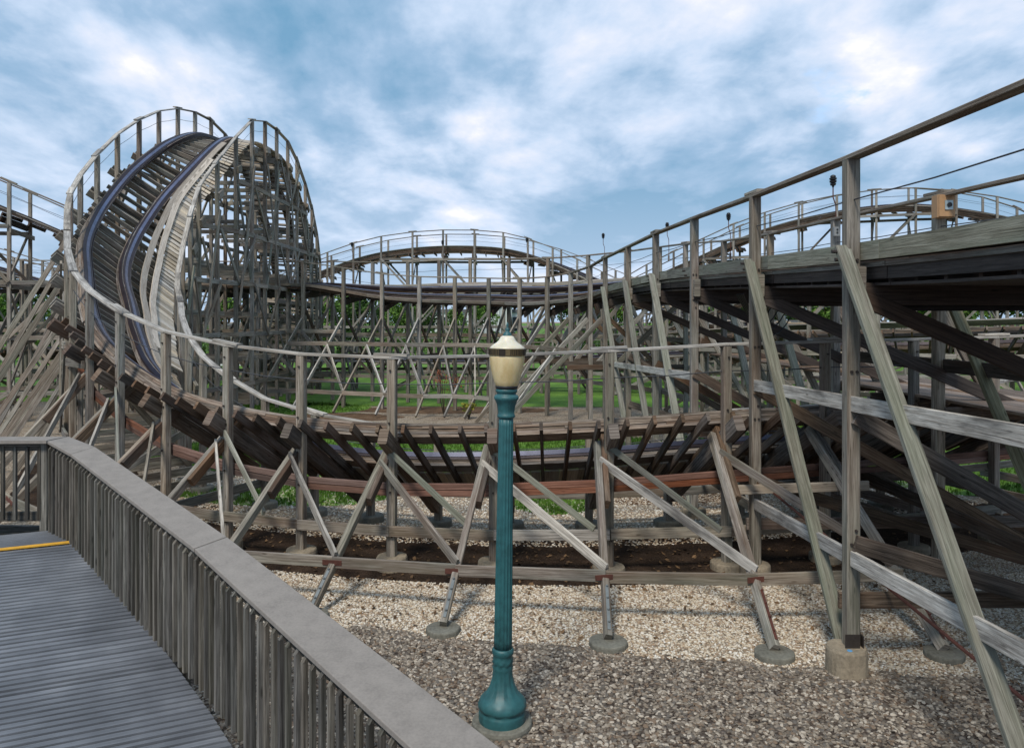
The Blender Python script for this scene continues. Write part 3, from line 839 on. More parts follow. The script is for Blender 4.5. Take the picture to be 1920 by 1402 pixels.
# D: drop at the left edge
dd = [(-27, 29.0, 12.3, 0), (-24, 30, 11.0, 0), (-21.5, 31, 9.9, 0), (-19.5, 31.6, 9.0, 0), (-17.4, 32.3, 8.0, 0), (-15.5, 33, 7.2, 0), (-14.2, 33.4, 6.6, 0)]
far_section('coaster_left_drop', 'descending wooden coaster track at the left edge behind the tall hill', dd, 2.0, mat='grey', railmat='grey', levels=2.1, ledger='dark', walk='grey')
# K: low rising run at far left behind
kk = [(-34, 46, 9.0, 0), (-30, 46, 8.0, 0), (-26, 46, 6.8, 0), (-22, 46.5, 5.8, 0), (-18, 47.5, 5.2, 0)]
far_section('coaster_far_left_run', 'far wooden coaster run sloping down at the left edge under the drop', kk, 2.1)
# H: low track behind the middle
hh = [(-26, 41, 3.6, 0), (-20, 42, 3.2, 0), (-14, 43.2, 3.0, 3), (-8, 44, 2.9, 5), (-2, 44, 2.8, 5), (4, 43, 3.0, 5), (9, 41, 3.3, 5), (13, 38, 3.6, 5), (16, 34, 3.9, 5)]
far_section('coaster_low_middle_run', 'low distant coaster run crossing the lawn behind the middle posts', hh, 2.2, levels=1.6)
# G: banked curve at right facing the viewer
gg = [(8.5, 34, 3.9, -12), (11, 30.5, 3.75, -24), (14, 28, 3.75, -28), (17.5, 26.6, 3.9, -28), (21, 26.2, 4.1, -26), (25, 27, 4.3, -22)]
far_section('coaster_right_banked_curve', 'wooden coaster curve banked towards the viewer at the right edge', gg, 1.9, levels=1.6, lam=6, tie=.45, mat='grey', railmat='new')
# J: rising track seen through the right posts
jj = [(6.5, 47, 3.4, 0), (9.5, 45.5, 4.4, 0), (12.5, 44, 5.6, 0), (15.5, 42.5, 6.6, 3), (19, 41.2, 7.2, 5), (23, 40.4, 7.0, 5), (27, 40, 6.4, 5), (31, 40, 5.6, 5)]
far_section('coaster_right_rising_run', 'rising coaster run seen between the right posts', jj, 2.2, levels=2.2)

# ================================================================== FOOTINGS
def footing(p, r, h, name='concrete_footing', label='', mat='conc2', group='concrete footings under the raking legs', tilt=0, top=0):
    mb = MB()
    prof = [(r * 1.0, -.15), (r * 1.0, h * .7), (r * .98, h * .9), (r * .93, h)]
    sd = random.random() * 9
    mb.lathe(prof, (0, 0, 0), 28, fl=lambda i, a, q, z: q * (1 + .05 * mnoise.noise(V((math.cos(a) * 2 + sd, math.sin(a) * 2, z * 3))) + .025 * mnoise.noise(V((math.cos(a) * 7 + sd, math.sin(a) * 7, z * 9)))))
    o = mb.build(name, mat, None, smooth=False, loc=(p.x, p.y, 0))
    return tag(o, label, 'footing', group)
pretty = {'-4': 'low round concrete pad under the raking leg just left of the lamp post', '3': 'low round concrete pad right of the lamp post under a steel strapped leg',
          '10': 'low round concrete pad with blue paint between the lamp post and the tall right post', '-11': 'low concrete pad half hidden behind the ramp railing'}
for (ph, top, bot, A, t, h) in legtops:
    lab = pretty.get(str(round(ph)), None) if ph < 13 else 'low round concrete pad right of the big near post, under a brown raking leg'
    footing(bot, .215 * random.uniform(.95, 1.1), .075, label=lab or 'low round concrete pad under a raking leg of the banked curve', group='pads under raking legs' if not lab else 'pads under raking legs')
posts_lab = {-4: 'round tan footing under the post behind the lamp column', -11: 'round tan footing under the second post left of the lamp column', -17: 'round tan footing under the third post left of the lamp column'}
for (q, A, B, h, t) in infoA:
    ph = math.degrees(math.atan2(A.x - CX, CY - A.y))
    tall = .2 if ph < 0 else .12
    footing(A, .25, tall, label=posts_lab.get(round(ph), 'round concrete footing under an outer post of the banked curve'), mat='conc', group='footings under outer posts')
    footing(B, .26, .13, label='low round concrete footing under an inner post of the banked curve', mat='conc2', group='footings under inner posts')
A = infoB[3][1]
fo = footing(V((A.x - .06, A.y - .02, 0)), .218, .29, label='tall round concrete footing under the big right post', mat='conc', group=None)
mb = MB(); mb.lathe([(.03, 0), (.028, .004)], (0, 0, 0), 8); 
paint = mb.build('paint_mark', 'bluepaint', fo); paint.location = (-.02, -.13, .291)
for k in (1, 2, 4, 5, 6, 7):
    A = infoB[k][1]; footing(A, .235, .16, label='round concrete footing under a near post of the raised run', mat='conc', group='footings under the raised run')
for k in range(2, 8):
    B = infoB[k][2]; footing(B, .25, .16, label='round concrete footing under a far side post of the raised run', mat='conc2', group='far footings of the raised run')
    Bq = infoB[k][2] + infoB[k][3] * 2.3; footing(Bq, .25, .10, label='round concrete footing under a far side raking leg of the raised run', mat='conc', group='far leg footings of the raised run')

# ================================================================== LAMP POST
LD = 7.44; S = LD / F
def zy(v): return CAMZ - (v - 600) * S
lx = (941 - 960) * S
lamp = empty('street_lamp', (lx, LD, 0), 'teal fluted cast iron lamp post with cream and amber acorn globe', 'street lamp', rot=(0, R(.8), 0))
def lat(name, prof, mat, n=64, fl=None, smooth=True, parent=lamp):
    mb = MB(); mb.lathe([(r * S, zy(v)) for r, v in prof][::-1], (0, 0, 0), n, fl); o = mb.build(name, mat, parent, smooth=smooth); return o
lat('finial', [(.6, 604), (2, 607), (2.6, 609), (1.6, 613), (3.6, 616), (4.4, 618), (3.2, 621), (6.5, 624), (8.5, 628), (9, 631)], 'teal', 24)
lat('lamp_dome', [(8, 629), (12, 631), (14, 634), (16, 638), (20, 642), (26, 646), (31, 650), (33, 654), (33, 656)], 'dome', 48)
def slots(i, a, r, z): return r
bd = lat('lamp_band', [(33.5, 652.5), (34.6, 653), (34.6, 665.5), (33.5, 666)], 'brass', 48, smooth=False)
mb = MB()
for k in range(60):
    a = 2 * math.pi * k / 60
    if 15 < k < 60 and k % 15 < 2: continue
    c = V((math.cos(a), math.sin(a), 0)) * (34.7 * S)
    mb.beam(c + V((0, 0, zy(664.3))), c + V((0, 0, zy(654.3))), .009, .004, up=c)
mb.build('vent_slot', 'slot', bd)
mb = MB()
for a0 in (-1.85, -.3, 1.3, 2.8):
    for j in range(3):
        a = a0 + (j - 1) * .11; c = V((math.cos(a), math.sin(a), 0)) * (34.9 * S)
        mb.beam(c + V((0, 0, zy(665))), c + V((0, 0, zy(653.5))), .0215, .005, up=c)
mb.build('vent_plate', 'slot', bd)
lat('lamp_globe', [(33, 665.5), (33, 670), (32, 680), (30, 692), (27, 704), (24, 714), (21.5, 722), (20.5, 723)], 'globe', 48)
lat('lamp_fitter', [(20, 722), (21, 723), (21, 727), (19, 729)], 'black', 40)
def weave(i, a, r, z):
    return r
cap = [(17, 727), (19.5, 729), (20.5, 732), (19.5, 735), (17.5, 737), (18, 739), (21.5, 741), (23.2, 744), (23, 747.5), (20.5, 751), (18, 756), (16.3, 762), (15.3, 769), (14.8, 775), (16.2, 777), (16.8, 779.5), (16, 782), (13.8, 784)]
def capfl(i, a, r, z):
    v = 600 + (CAMZ - z) / S
    if 751 < v < 775: return r * (1 + .03 * math.sin(a * 22 + v * .8))
    return r
lat('capital', cap, 'teal', 96, capfl)
fp = []
for i in range(30):
    v = 783 + (1214 - 783) * i / 29
    fp.append((13.6 + (17.2 - 13.6) * i / 29, v))
def flut(i, a, r, z):
    return r * (1 - .10 * abs(math.sin(a * 8))) if 0 < i < 29 else r
lat('fluted_column', fp, 'teal', 192, flut)
bp = [(17, 1213), (19, 1214), (20.5, 1217), (20.5, 1222), (18.5, 1226), (17.5, 1229), (18.5, 1233), (19, 1238), (18.6, 1242), (17.5, 1244), (19.5, 1248), (18.5, 1252), (18, 1257), (19, 1268), (22, 1280), (27, 1292), (33, 1300), (37.5, 1304), (41, 1308), (44, 1313), (45.5, 1319), (44.4, 1322), (42.4, 1325), (41.6, 1328), (43.4, 1330), (43.9, 1334), (43.9, 1345), (42.8, 1349), (44.6, 1353), (44.6, 1368)]
def basefl(i, a, r, z):
    v = 600 + (CAMZ - z) / S
    if 1229 < v < 1243: return r * (1 + .05 * math.sin(a * 9 + v * .5))
    if 1254 < v < 1299: return r * (1 + .035 * (math.sin(a * 12) ** 3))
    if 1308 < v < 1330: return r * (1 + .025 * math.sin(a * 10) * math.sin(v * .7))
    return r
lat('lamp_base', bp, 'teal', 144, basefl)
mb = MB(); mb.lathe([(.29, -.1), (.292, .03), (.285, .055), (.27, .065)], (0, 0, 0), 48, lambda i, a, r, z: r * (1 + .025 * mnoise.noise(V((math.cos(a) * 2, math.sin(a) * 2, 3)))))
tag(mb.build('lamp_footing', 'conc2', None, loc=(lx, LD, 0)), 'mossy round concrete base under the teal lamp post', 'footing')

# ================================================================== POLE LIGHTS ON THE RAISED RUN
def pole_light(u, v, D, label, base=None):
    x = (u - 960) / F * D; z = CAMZ + (600 - v) / F * D
    g = empty('pole_sensor', (x, D, z - 1.25), label, 'lightning sensor', 'black ribbed pole heads')
    mb = MB(); prof = []
    zz = 0
    for r, hgt in ((.018, .0), (.024, .03), (.05, .04), (.06, .075), (.03, .085), (.062, .095), (.072, .13), (.035, .14), (.066, .15), (.074, .185), (.04, .195), (.058, .205), (.05, .235), (.02, .25)): prof.append((r, 1.02 + hgt))
    mb.lathe(prof, (0, 0, 0), 16); mb.build('ribbed_head', 'black', g)
    mb = MB(); mb.tube([(.06, 0, -.1), (.06, 0, .45), (.055, 0, .66), (0, 0, .82), (0, 0, 1.03)], .012, 6); mb.build('bent_pipe', 'rusty', g)
    mb = MB(); mb.beam((.06, .03, -.1), (.06, .03, .1), .06, .05); mb.build('bracket', 'boxgrey', g)
lights = [(1562, 330, 15.6, 'black ribbed head on a red bent pipe, largest, left of the tall right post'), (1366, 400, 22.6, 'black ribbed head on a red pipe, second largest, beside the far rail'),
          (1251, 418, 27.5, 'black ribbed pole head, third from the right, above the far rail'), (1131, 438, 33, 'black ribbed pole head just left of where the near handrail starts to rise'),
          (988, 446, 36.5, 'black ribbed pole head above the right shoulder of the distant arch'), (830, 451, 37.5, 'small black ribbed pole head in front of the crest of the distant arch'),
          (660, 455, 38.5, 'leftmost small black ribbed pole head at the left foot of the distant arch')]
for l in lights: pole_light(*l)
# tan electrical box on the far handrail post
g = empty('electrical_box', (6.55, 11.75, 5.45), 'tan electrical cabinet with rotary handle on the far handrail', 'electrical box')
mb = MB(); mb.beam((0, 0, 0), (0, 0, .34), .26, .18, up=(0, 1, 0), ch=.06); mb.beam((.0, -.10, .01), (.0, -.10, .33), .24, .03, up=(0, 1, 0), ch=.1); mb.build('cabinet', 'boxtan', g)
mb = MB(); mb.beam((.02, -.125, .11), (.02, -.125, .25), .12, .015, up=(0, 1, 0)); mb.build('handle_plate', 'galv', g)
mb = MB(); mb.lathe([(.035, 0), (.035, .02)], (0, 0, 0), 14); o = mb.build('rotary_handle', 'black', g); o.location = (.02, -.134, .18); o.rotation_euler = (R(90), 0, 0)
g = empty('junction_box', (6.42, 15.3, 5.56), 'small grey junction box on the post below the largest pole head', 'electrical box')
mb = MB(); mb.beam((0, 0, 0), (0, 0, .18), .12, .08, up=(0, 1, 0), ch=.1); mb.build('box_body', 'boxgrey', g)
mb = MB(); mb.beam((0, -.045, .05), (0, -.045, .08), .03, .02); mb.beam((0, -.045, .11), (0, -.045, .14), .03, .02); mb.build('knob', 'black', g)

# ================================================================== RAMP AND RAILING
def dz(y, x=0):
    return -.05 + .14 * min(y - 0.42 * (x + 5.24) * 0, 9.2)
ZL = dz(9.2)
bd_dir = V((.905, .425, 0)).normalized(); bn = V((-bd_dir.y, bd_dir.x, 0))
edge_pts = [(0.9, 2.6), (-1.75, 5.45), (-2.45, 6.3), (-3.75, 7.75), (-5.24, 9.27), (-5.95, 9.95)]
ramp = empty('boardwalk_ramp', (-4, 7, 0), 'grey ribbed boardwalk ramp with a yellow painted line at its landing', 'ramp')
def on_right_edge(p):
    # x of railing edge at given y
    return interp([(y, x) for x, y in edge_pts], p)
mb = MB()
yb = V((-5.24, 9.27, 0))
k = -70
sp = .078
import itertools
def clip_board(c):
    # board through c along bd_dir clipped to the right edge polyline and left x limit
    # step from far left toward the right until past the edge
    t = 0; step = .05; p = V(c)
    t1 = None
    for i in range(400):
        pp = p + bd_dir * (i * step - 10)
        if pp.y < edge_pts[0][1]: lim = edge_pts[0][0]
        else: lim = on_right_edge(pp.y)
        if pp.y > 10.0: return (p - bd_dir * 10, pp)
        if pp.x > lim: return (p - bd_dir * 10, pp)
    return (p - bd_dir * 10, p + bd_dir * 9)
def ybase(c): return c.y
def board(mb, k, w, th, z, r):
    # one board whose right end is cut along the railing line
    ends = []
    for sgn in (-1, 1):
        c = yb + bn * (k * sp + sgn * w / 2)
        lo, hi = -2.0, 12.0
        for _ in range(22):
            mdl = (lo + hi) / 2; pp = c + bd_dir * mdl
            lim = on_right_edge(pp.y) if pp.y < 9.95 else -5.95
            if pp.x > lim: hi = mdl
            else: lo = mdl
        e = c + bd_dir * lo; f_ = c - bd_dir * 10; e.z = f_.z = z; ends.append((f_, e))
    (a0, a1), (b0, b1) = ends
    d = V((0, 0, -th)); b = len(mb.v); L = (a1 - a0).length
    mb.v.extend([a0, a1, b1, b0, a0 + d, a1 + d, b1 + d, b0 + d])
    for idx in ((0, 1, 2, 3), (7, 6, 5, 4), (0, 4, 5, 1), (1, 5, 6, 2), (2, 6, 7, 3), (3, 7, 4, 0)):
        mb.quad(tuple(b + q for q in idx), [(0, 0), (L, 0), (L, w), (0, w)], r)
for k in range(-84, 0):
    pr = ((k // 13) * .37) % 1
    board(mb, k, sp - (.011 if k % 13 else .030), .03, ZL + .14 * (k * sp) + random.uniform(-.0015, .0015), (pr + random.uniform(-.2, .2)) % 1)
mb.build('decking', 'deck', ramp)
mb = MB()
for k in range(1, 10): board(mb, k, sp - .004, .03, ZL, .3 + random.uniform(-.1, .1))
mb.build('landing_decking', 'deck', ramp)
mb = MB(); board(mb, .35, .085, .012, ZL + .009, .5); mb.build('yellow_line', 'yellow', ramp)
# joists
mb = MB()
for i in range(5):
    o = bd_dir * (-.15 - i * 1.1)
    s0 = V((-5.24, 9.27, ZL - .12)) + o; s1 = s0 - bn * 6.6 + V((0, 0, -.14 * 6.6)); mb.beam(s0, s1, .05, .2)
mb.beam(V((-9, 10.25, ZL - .12)), V((-5.9, 10.05, ZL - .12)), .06, .22)
mb.build('joist', 'rail_wood', ramp)
def rz(x, y):
    # deck height under a point on the edge
    kk = (V((x, y, 0)) - yb).dot(bn); return ZL + .14 * min(kk, 0)

rail = empty('ramp_railing', (-3, 7, 0), 'grey capped wooden railing with close square balusters along the ramp, beside the lamp post', 'railing')
# near edge of the cap is measured: keep the cap 1.07 above the sloping deck
rl = [V((.55, 2.9, 0)), V((-1.68, 5.55, 0)), V((-2.72, 6.72, 0)), V((-5.05, 9.08, 0)), V((-5.80, 9.85, 0))]
def capz(p): return CAMZ - (2.88 - .14 * min(p.y, 9.9))
CW = .30
def capz2(y): return CAMZ - (2.88 - .14 * min(y, 9.75))
inner = [(-.05, 3.6), (-2.72, 6.62), (-5.25, 9.2), (-5.84, 9.72)]
outer = [(.42, 3.63), (-2.53, 6.86), (-5.12, 9.49), (-5.78, 10.08)]
def cap_slab(i0, i1, nm='cap_board', extra=None):
    q = [inner[i0], inner[i1], outer[i1], outer[i0]] if extra is None else extra
    zz = [capz2(y) for x, y in q]
    if extra is not None: zz = [capz2(9.75)] * 4
    mb = MB(); th = .038
    top = [V((x, y, z)) for (x, y), z in zip(q, zz)]; bot = [p - V((0, 0, th)) for p in top]
    n = 4; b = len(mb.v); mb.v.extend(top + bot)
    mb.quad((0, 1, 2, 3)[::-1], [(0, 0)] * 4, .5); mb.quad((4, 5, 6, 7), [(0, 0)] * 4, .5)
    for k in range(4): mb.quad((k, (k + 1) % 4, 4 + (k + 1) % 4, 4 + k), [(0, 0)] * 4, .5)
    o = mb.build(nm, 'cap', rail)
    bv = o.modifiers.new('b', 'BEVEL'); bv.width = .006; bv.segments = 2
    return o
# subdivide long slab with a visible joint
def split(a, b, t): return tuple(x + (y - x) * t for x, y in zip(a, b))
inner = [inner[0], (-2.72, 6.62), (-5.25, 9.2), (-5.84, 9.72)]
def gap(i0, i1):
    a, b, c, d = inner[i0], inner[i1], outer[i1], outer[i0]
    e = .002; return [split(a, b, e), split(b, a, e), split(c, d, e), split(d, c, e)]
for i in range(3):
    q = gap(i, i + 1); zz = [capz2(y) for x, y in q]
    mb = MB(); top = [V((x, y, z)) for (x, y), z in zip(q, zz)]; bot = [p - V((0, 0, .038)) for p in top]
    mb.v.extend(top + bot); mb.quad((3, 2, 1, 0), [(0, 0)] * 4, .5); mb.quad((4, 5, 6, 7), [(0, 0)] * 4, .5)
    for k in range(4): mb.quad((k, (k + 1) % 4, 4 + (k + 1) % 4, 4 + k), [(0, 0)] * 4, .5)
    o = mb.build('cap_board', 'cap', rail); bv = o.modifiers.new('b', 'BEVEL'); bv.width = .005; bv.segments = 2
# left return of the railing
for seg in (((-5.85, 9.73), (-5.79, 10.07)),):
    (ax, ay), (bx, by) = seg
    mb = MB(); zt_ = capz2(9.75)
    q = [(-9.4, 9.62), (ax - .01, ay), (bx - .012, by), (-9.4, 9.98)]
    top = [V((x, y, zt_)) for x, y in q]; bot = [p - V((0, 0, .038)) for p in top]
    mb.v.extend(top + bot); mb.quad((0, 1, 2, 3), [(0, 0)] * 4, .5); mb.quad((7, 6, 5, 4), [(0, 0)] * 4, .5)
    for k in range(4): mb.quad((k, 4 + k, 4 + (k + 1) % 4, (k + 1) % 4), [(0, 0)] * 4, .5)
    mb.build('cap_board', 'cap', rail)
# balusters along the right rail
mid = [(a[0] * .68 + b[0] * .32, a[1] * .68 + b[1] * .32) for a, b in zip(inner, outer)]
def walk(poly, sp, start=0):
    out = []; acc = start
    for (a, b) in zip(poly, poly[1:]):
        L = math.dist(a, b); d = ((b[0] - a[0]) / L, (b[1] - a[1]) / L)
        while acc < L: out.append((a[0] + d[0] * acc, a[1] + d[1] * acc, d)); acc += sp
        acc -= L
    return out
bal_line = [(x * .13 + X * .87, y * .13 + Y * .87) for (x, y), (X, Y) in zip(outer, inner)]
for (x, y, d) in walk(bal_line, .118, .3):
    ct = capz2(y); nrm = V((-d[1], d[0], 0)); 
    if nrm.y > 0: nrm = -nrm
    nrm.normalize()
    p = V((x, y, 0)) + nrm * .02 + V((random.uniform(-.004, .004), random.uniform(-.004, .004), 0))
    zt_ = ct - .075 + random.uniform(-.006, .004); zb = ct - 1.07 - .1
    mb = MB(); w = .037
    mb.beam((p.x, p.y, zb), (p.x + random.uniform(-.004, .004), p.y, zt_ - .035), w, w, up=nrm, ch=.06)
    # slanted top
    c = V((p.x, p.y, zt_ - .035)); tdir = V((d[0], d[1], 0)); b0 = len(mb.v)
    hx = tdir * w / 2; hy = nrm * w / 2
    mb.v.extend([c - hx - hy, c + hx - hy, c + hx + hy, c - hx + hy, c - hx - hy + V((0, 0, .045)), c + hx - hy + V((0, 0, .045))])
    r = mb.r[0]
    for f in ((b0, b0 + 1, b0 + 5, b0 + 4), (b0 + 3, b0 + 4, b0 + 5, b0 + 2), (b0, b0 + 4, b0 + 3), (b0 + 1, b0 + 2, b0 + 5)):
        mb.quad(f, [(0, 0), (.04, 0), (.04, .04), (0, .04)][:len(f)], r)
    mb.build('baluster', 'rail_wood', rail)
for (a, b) in zip(mid, mid[1:]):
    A = V((a[0], a[1], capz2(a[1]))); B = V((b[0], b[1], capz2(b[1])))
    mb = MB(); mb.beam(A + V((0, 0, -.105)), B + V((0, 0, -.105)), .04, .13); mb.build('top_stringer', 'rail_wood', rail)
    mb = MB(); mb.beam(A + V((0, 0, -1.12)), B + V((0, 0, -1.12)), .04, .16); mb.build('bottom_stringer', 'rail_wood', rail)
# posts of the railing
for f in (.2, .72):
    a, b = mid[1], mid[2]; x = a[0] + (b[0] - a[0]) * f; y = a[1] + (b[1] - a[1]) * f
    mb = MB(); mb.beam((x + .08, y + .08, 0), (x + .08, y + .08, capz2(y) - .06), .09, .09); mb.build('railing_post', 'rail_wood', rail)
zc = capz2(9.75)
for i in range(30):
    x = -6.0 - i * .155
    if x < -9.3: break
    mb = MB(); mb.beam((x, 9.82, zc - 1.02), (x, 9.82, zc - .09), .042, .042, up=(0, 1, 0)); mb.build('baluster', 'rail_wood', rail)
mb = MB(); mb.beam((-9.4, 9.87, zc - .10), (-5.9, 9.93, zc - .10), .04, .12); mb.build('top_stringer', 'rail_wood', rail)
mb = MB(); mb.beam((-9.4, 9.87, zc - 1.0), (-5.9, 9.93, zc - 1.0), .04, .12); mb.build('bottom_stringer', 'rail_wood', rail)
mb = MB(); mb.beam((-5.95, 9.86, 0), (-5.95, 9.86, zc - .04), .1, .1); mb.build('railing_post', 'rail_wood', rail)

for root in (ramp, rail):
    for ch in [x for x in bpy.data.objects if x.parent == root]: ch.location = ch.location - root.location
# ================================================================== GROUND
def sheet(name, pts, z, mat, kind='structure'):
    me = bpy.data.meshes.new(name); me.from_pydata([(x, y, z) for x, y in pts], [], [tuple(range(len(pts)))])
    me.materials.append(M[mat]); o = bpy.data.objects.new(name, me); COL.objects.link(o); o['kind'] = kind; return o
me = bpy.data.meshes.new('ground'); S0 = 1500
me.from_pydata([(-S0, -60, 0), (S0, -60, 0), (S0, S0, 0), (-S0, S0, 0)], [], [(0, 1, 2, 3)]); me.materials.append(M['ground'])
o = bpy.data.objects.new('ground', me); COL.objects.link(o); o['kind'] = 'structure'
def blob(cx, cy, rx, ry, n=90, amp=.18, seed=0, fr_=1.6):
    out = []
    for i in range(n):
        a = 2 * math.pi * i / n
        k = 1 + amp * mnoise.noise(V((math.cos(a) * fr_ + seed, math.sin(a) * fr_, seed))) + .25 * amp * mnoise.noise(V((math.cos(a) * 9 + seed, math.sin(a) * 9, seed)))
        out.append((cx + rx * k * math.cos(a), cy + ry * k * math.sin(a)))
    return out
# soil strip below the banked curve
pin = []; pout = []
for i in range(61):
    f = R(44 - i * 1.9)
    ro = 14.75 + .25 * mnoise.noise(V((i * .4, 0, 1))); ri = 12.1 + .4 * mnoise.noise(V((i * .35, 5, 1)))
    pout.append((CX + ro * math.sin(f), CY - ro * math.cos(f))); pin.append((CX + ri * math.sin(f), CY - ri * math.cos(f)))
me = bpy.data.meshes.new('soil_bed'); vs = [(x, y, .004) for x, y in pout + pin]; n = len(pout)
me.from_pydata(vs, [], [(i, i + 1, n + i + 1, n + i) for i in range(n - 1)]); me.materials.append(M['soil'])
o = bpy.data.objects.new('soil_bed', me); COL.objects.link(o); o['kind'] = 'structure'
sheet('clay_patch', blob(2.9, 17.2, 2.0, .9, seed=7), .008, 'clay')
sheet('clay_patch', blob(-2.5, 33.5, 4.5, 1.3, seed=9), .008, 'clay')
sheet('clay_patch', blob(-7.5, 31, 3, 1.4, seed=2), .008, 'clay')

def gn_scatter(ob, inst, density, smin, smax, seed=0, flat=.6, upright=False):
    ng = bpy.data.node_groups.new('scatter_' + ob.name, 'GeometryNodeTree')
    ng.interface.new_socket('Geometry', in_out='INPUT', socket_type='NodeSocketGeometry')
    ng.interface.new_socket('Geometry', in_out='OUTPUT', socket_type='NodeSocketGeometry')
    N = ng.nodes; L = ng.links
    gi = N.new('NodeGroupInput'); go = N.new('NodeGroupOutput')
    dp = N.new('GeometryNodeDistributePointsOnFaces'); dp.inputs['Density'].default_value = density; dp.inputs['Seed'].default_value = seed
    io = N.new('GeometryNodeInstanceOnPoints'); oi = N.new('GeometryNodeObjectInfo'); oi.inputs['Object'].default_value = inst
    rv = N.new('FunctionNodeRandomValue'); rv.data_type = 'FLOAT_VECTOR'
    if upright: rv.inputs[0].default_value = (-.25, -.25, 0); rv.inputs[1].default_value = (.25, .25, 6.28)
    else: rv.inputs[0].default_value = (-.5, -.5, 0); rv.inputs[1].default_value = (.5, .5, 6.28)
    rs = N.new('FunctionNodeRandomValue'); rs.data_type = 'FLOAT_VECTOR'
    rs.inputs[0].default_value = (smin, smin, smin * flat); rs.inputs[1].default_value = (smax, smax, smax * flat)
    jg = N.new('GeometryNodeJoinGeometry')
    L.new(gi.outputs[0], dp.inputs['Mesh']); L.new(dp.outputs['Points'], io.inputs['Points']); L.new(oi.outputs['Geometry'], io.inputs['Instance'])
    L.new(rv.outputs[0], io.inputs['Rotation']); L.new(rs.outputs[0], io.inputs['Scale'])
    L.new(io.outputs[0], jg.inputs[0]); L.new(gi.outputs[0], jg.inputs[0]); L.new(jg.outputs[0], go.inputs[0])
    md = ob.modifiers.new('scatter', 'NODES'); md.node_group = ng
def proto(mb, name, mat, smooth=True):
    o = mb.build(name, mat, None, smooth=smooth); o.location = (0, -40, -8)
    o['kind'] = 'stuff'
    return o
def pebble(seed, mat):
    import bmesh
    bm = bmesh.new(); bmesh.ops.create_icosphere(bm, subdivisions=2, radius=.5)
    for v in bm.verts:
        v.co *= 1 + .28 * mnoise.noise(v.co * 1.6 + V((seed, 0, 0)))
        v.co.x *= 1.2
    me = bpy.data.meshes.new('loose_pebble'); bm.to_mesh(me); bm.free()
    me.polygons.foreach_set('use_smooth', [True] * len(me.polygons)); me.materials.append(M[mat])
    o = bpy.data.objects.new('loose_pebble', me); COL.objects.link(o); o['kind'] = 'stuff'; o.location = (0, 3 + seed, -.2); return o
pbB = pebble(1, 'pebb'); pbW = pebble(2, 'pebw')
def bnd(x): return 9.35 - .20 * x + .35 * mnoise.noise(V((x * .9, 3, 0))) + .12 * mnoise.noise(V((x * 5, 3, 0)))
def strip_sheet(name, x0, x1, f0, f1, z, mat, n=60):
    vs = []; fs = []
    for i in range(n + 1):
        x = x0 + (x1 - x0) * i / n; vs += [(x, f0(x), z), (x, f1(x), z)]
    fs = [(2 * i, 2 * i + 2, 2 * i + 3, 2 * i + 1) for i in range(n)]
    me = bpy.data.meshes.new(name); me.from_pydata(vs, [], fs); me.materials.append(M[mat])
    o = bpy.data.objects.new(name, me); COL.objects.link(o); o['kind'] = 'stuff'; return o
def soilfront(x):
    return CY - math.sqrt(max(1, 14.9 ** 2 - (x - CX) ** 2))
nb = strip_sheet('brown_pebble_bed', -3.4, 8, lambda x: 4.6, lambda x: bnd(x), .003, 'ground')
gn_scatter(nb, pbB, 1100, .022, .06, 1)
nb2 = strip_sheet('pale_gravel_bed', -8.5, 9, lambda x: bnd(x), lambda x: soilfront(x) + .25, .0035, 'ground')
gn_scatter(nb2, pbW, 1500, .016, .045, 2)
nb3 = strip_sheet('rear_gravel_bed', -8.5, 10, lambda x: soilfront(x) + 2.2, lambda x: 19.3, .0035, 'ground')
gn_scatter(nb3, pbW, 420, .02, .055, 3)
# lawns
mb = MB()
for i in range(9):
    a = random.uniform(0, 6.28); l = random.uniform(.6, 1); x, y = random.uniform(-.25, .25), random.uniform(-.25, .25)
    dx, dy = math.cos(a) * .35 * l, math.sin(a) * .35 * l; w = .05
    px, py = -math.sin(a) * w, math.cos(a) * w
    b = len(mb.v); mb.v.extend([V((x - px, y - py, 0)), V((x + px, y + py, 0)), V((x + dx * .4 + px * .8, y + dy * .4 + py * .8, l * .6)), V((x + dx * .4 - px * .8, y + dy * .4 - py * .8, l * .6)), V((x + dx, y + dy, l))])
    mb.quad((b, b + 1, b + 2, b + 3), [(0, 0)] * 4, .5); mb.quad((b + 3, b + 2, b + 4), [(0, 0)] * 3, .5)
tuft = mb.build('grass_tuft', 'grass'); tuft['kind'] = 'stuff'; tuft.location = (1, 4, -.3)
lawns = [(blob(-2.4, 23.2, 8.2, 4.3, seed=1), 90), (blob(12, 22.5, 7, 5.4, seed=3, amp=.25), 60), (blob(.9, 16.3, 1.0, .75, seed=5), 150), (blob(-4.8, 17.2, 2.4, 1.0, seed=6), 130), (blob(-11, 34, 4.5, 2.5, seed=8), 40), (blob(8.5, 29.5, 5, 2.2, seed=12), 50)]
for pts, dn in lawns:
    o = sheet('lawn', pts, .012, 'grass', 'stuff'); gn_scatter(o, tuft, dn, .07, .15, 4, 1.0, True)
for z_, pts in ((.012, blob(2, 62, 75, 27, seed=20, amp=.08)),):
    o = sheet('lawn', pts, z_, 'grass', 'stuff'); 
sheet('far_field', [(-700, 90), (700, 90), (700, 900), (-700, 900)], .02, 'grass')
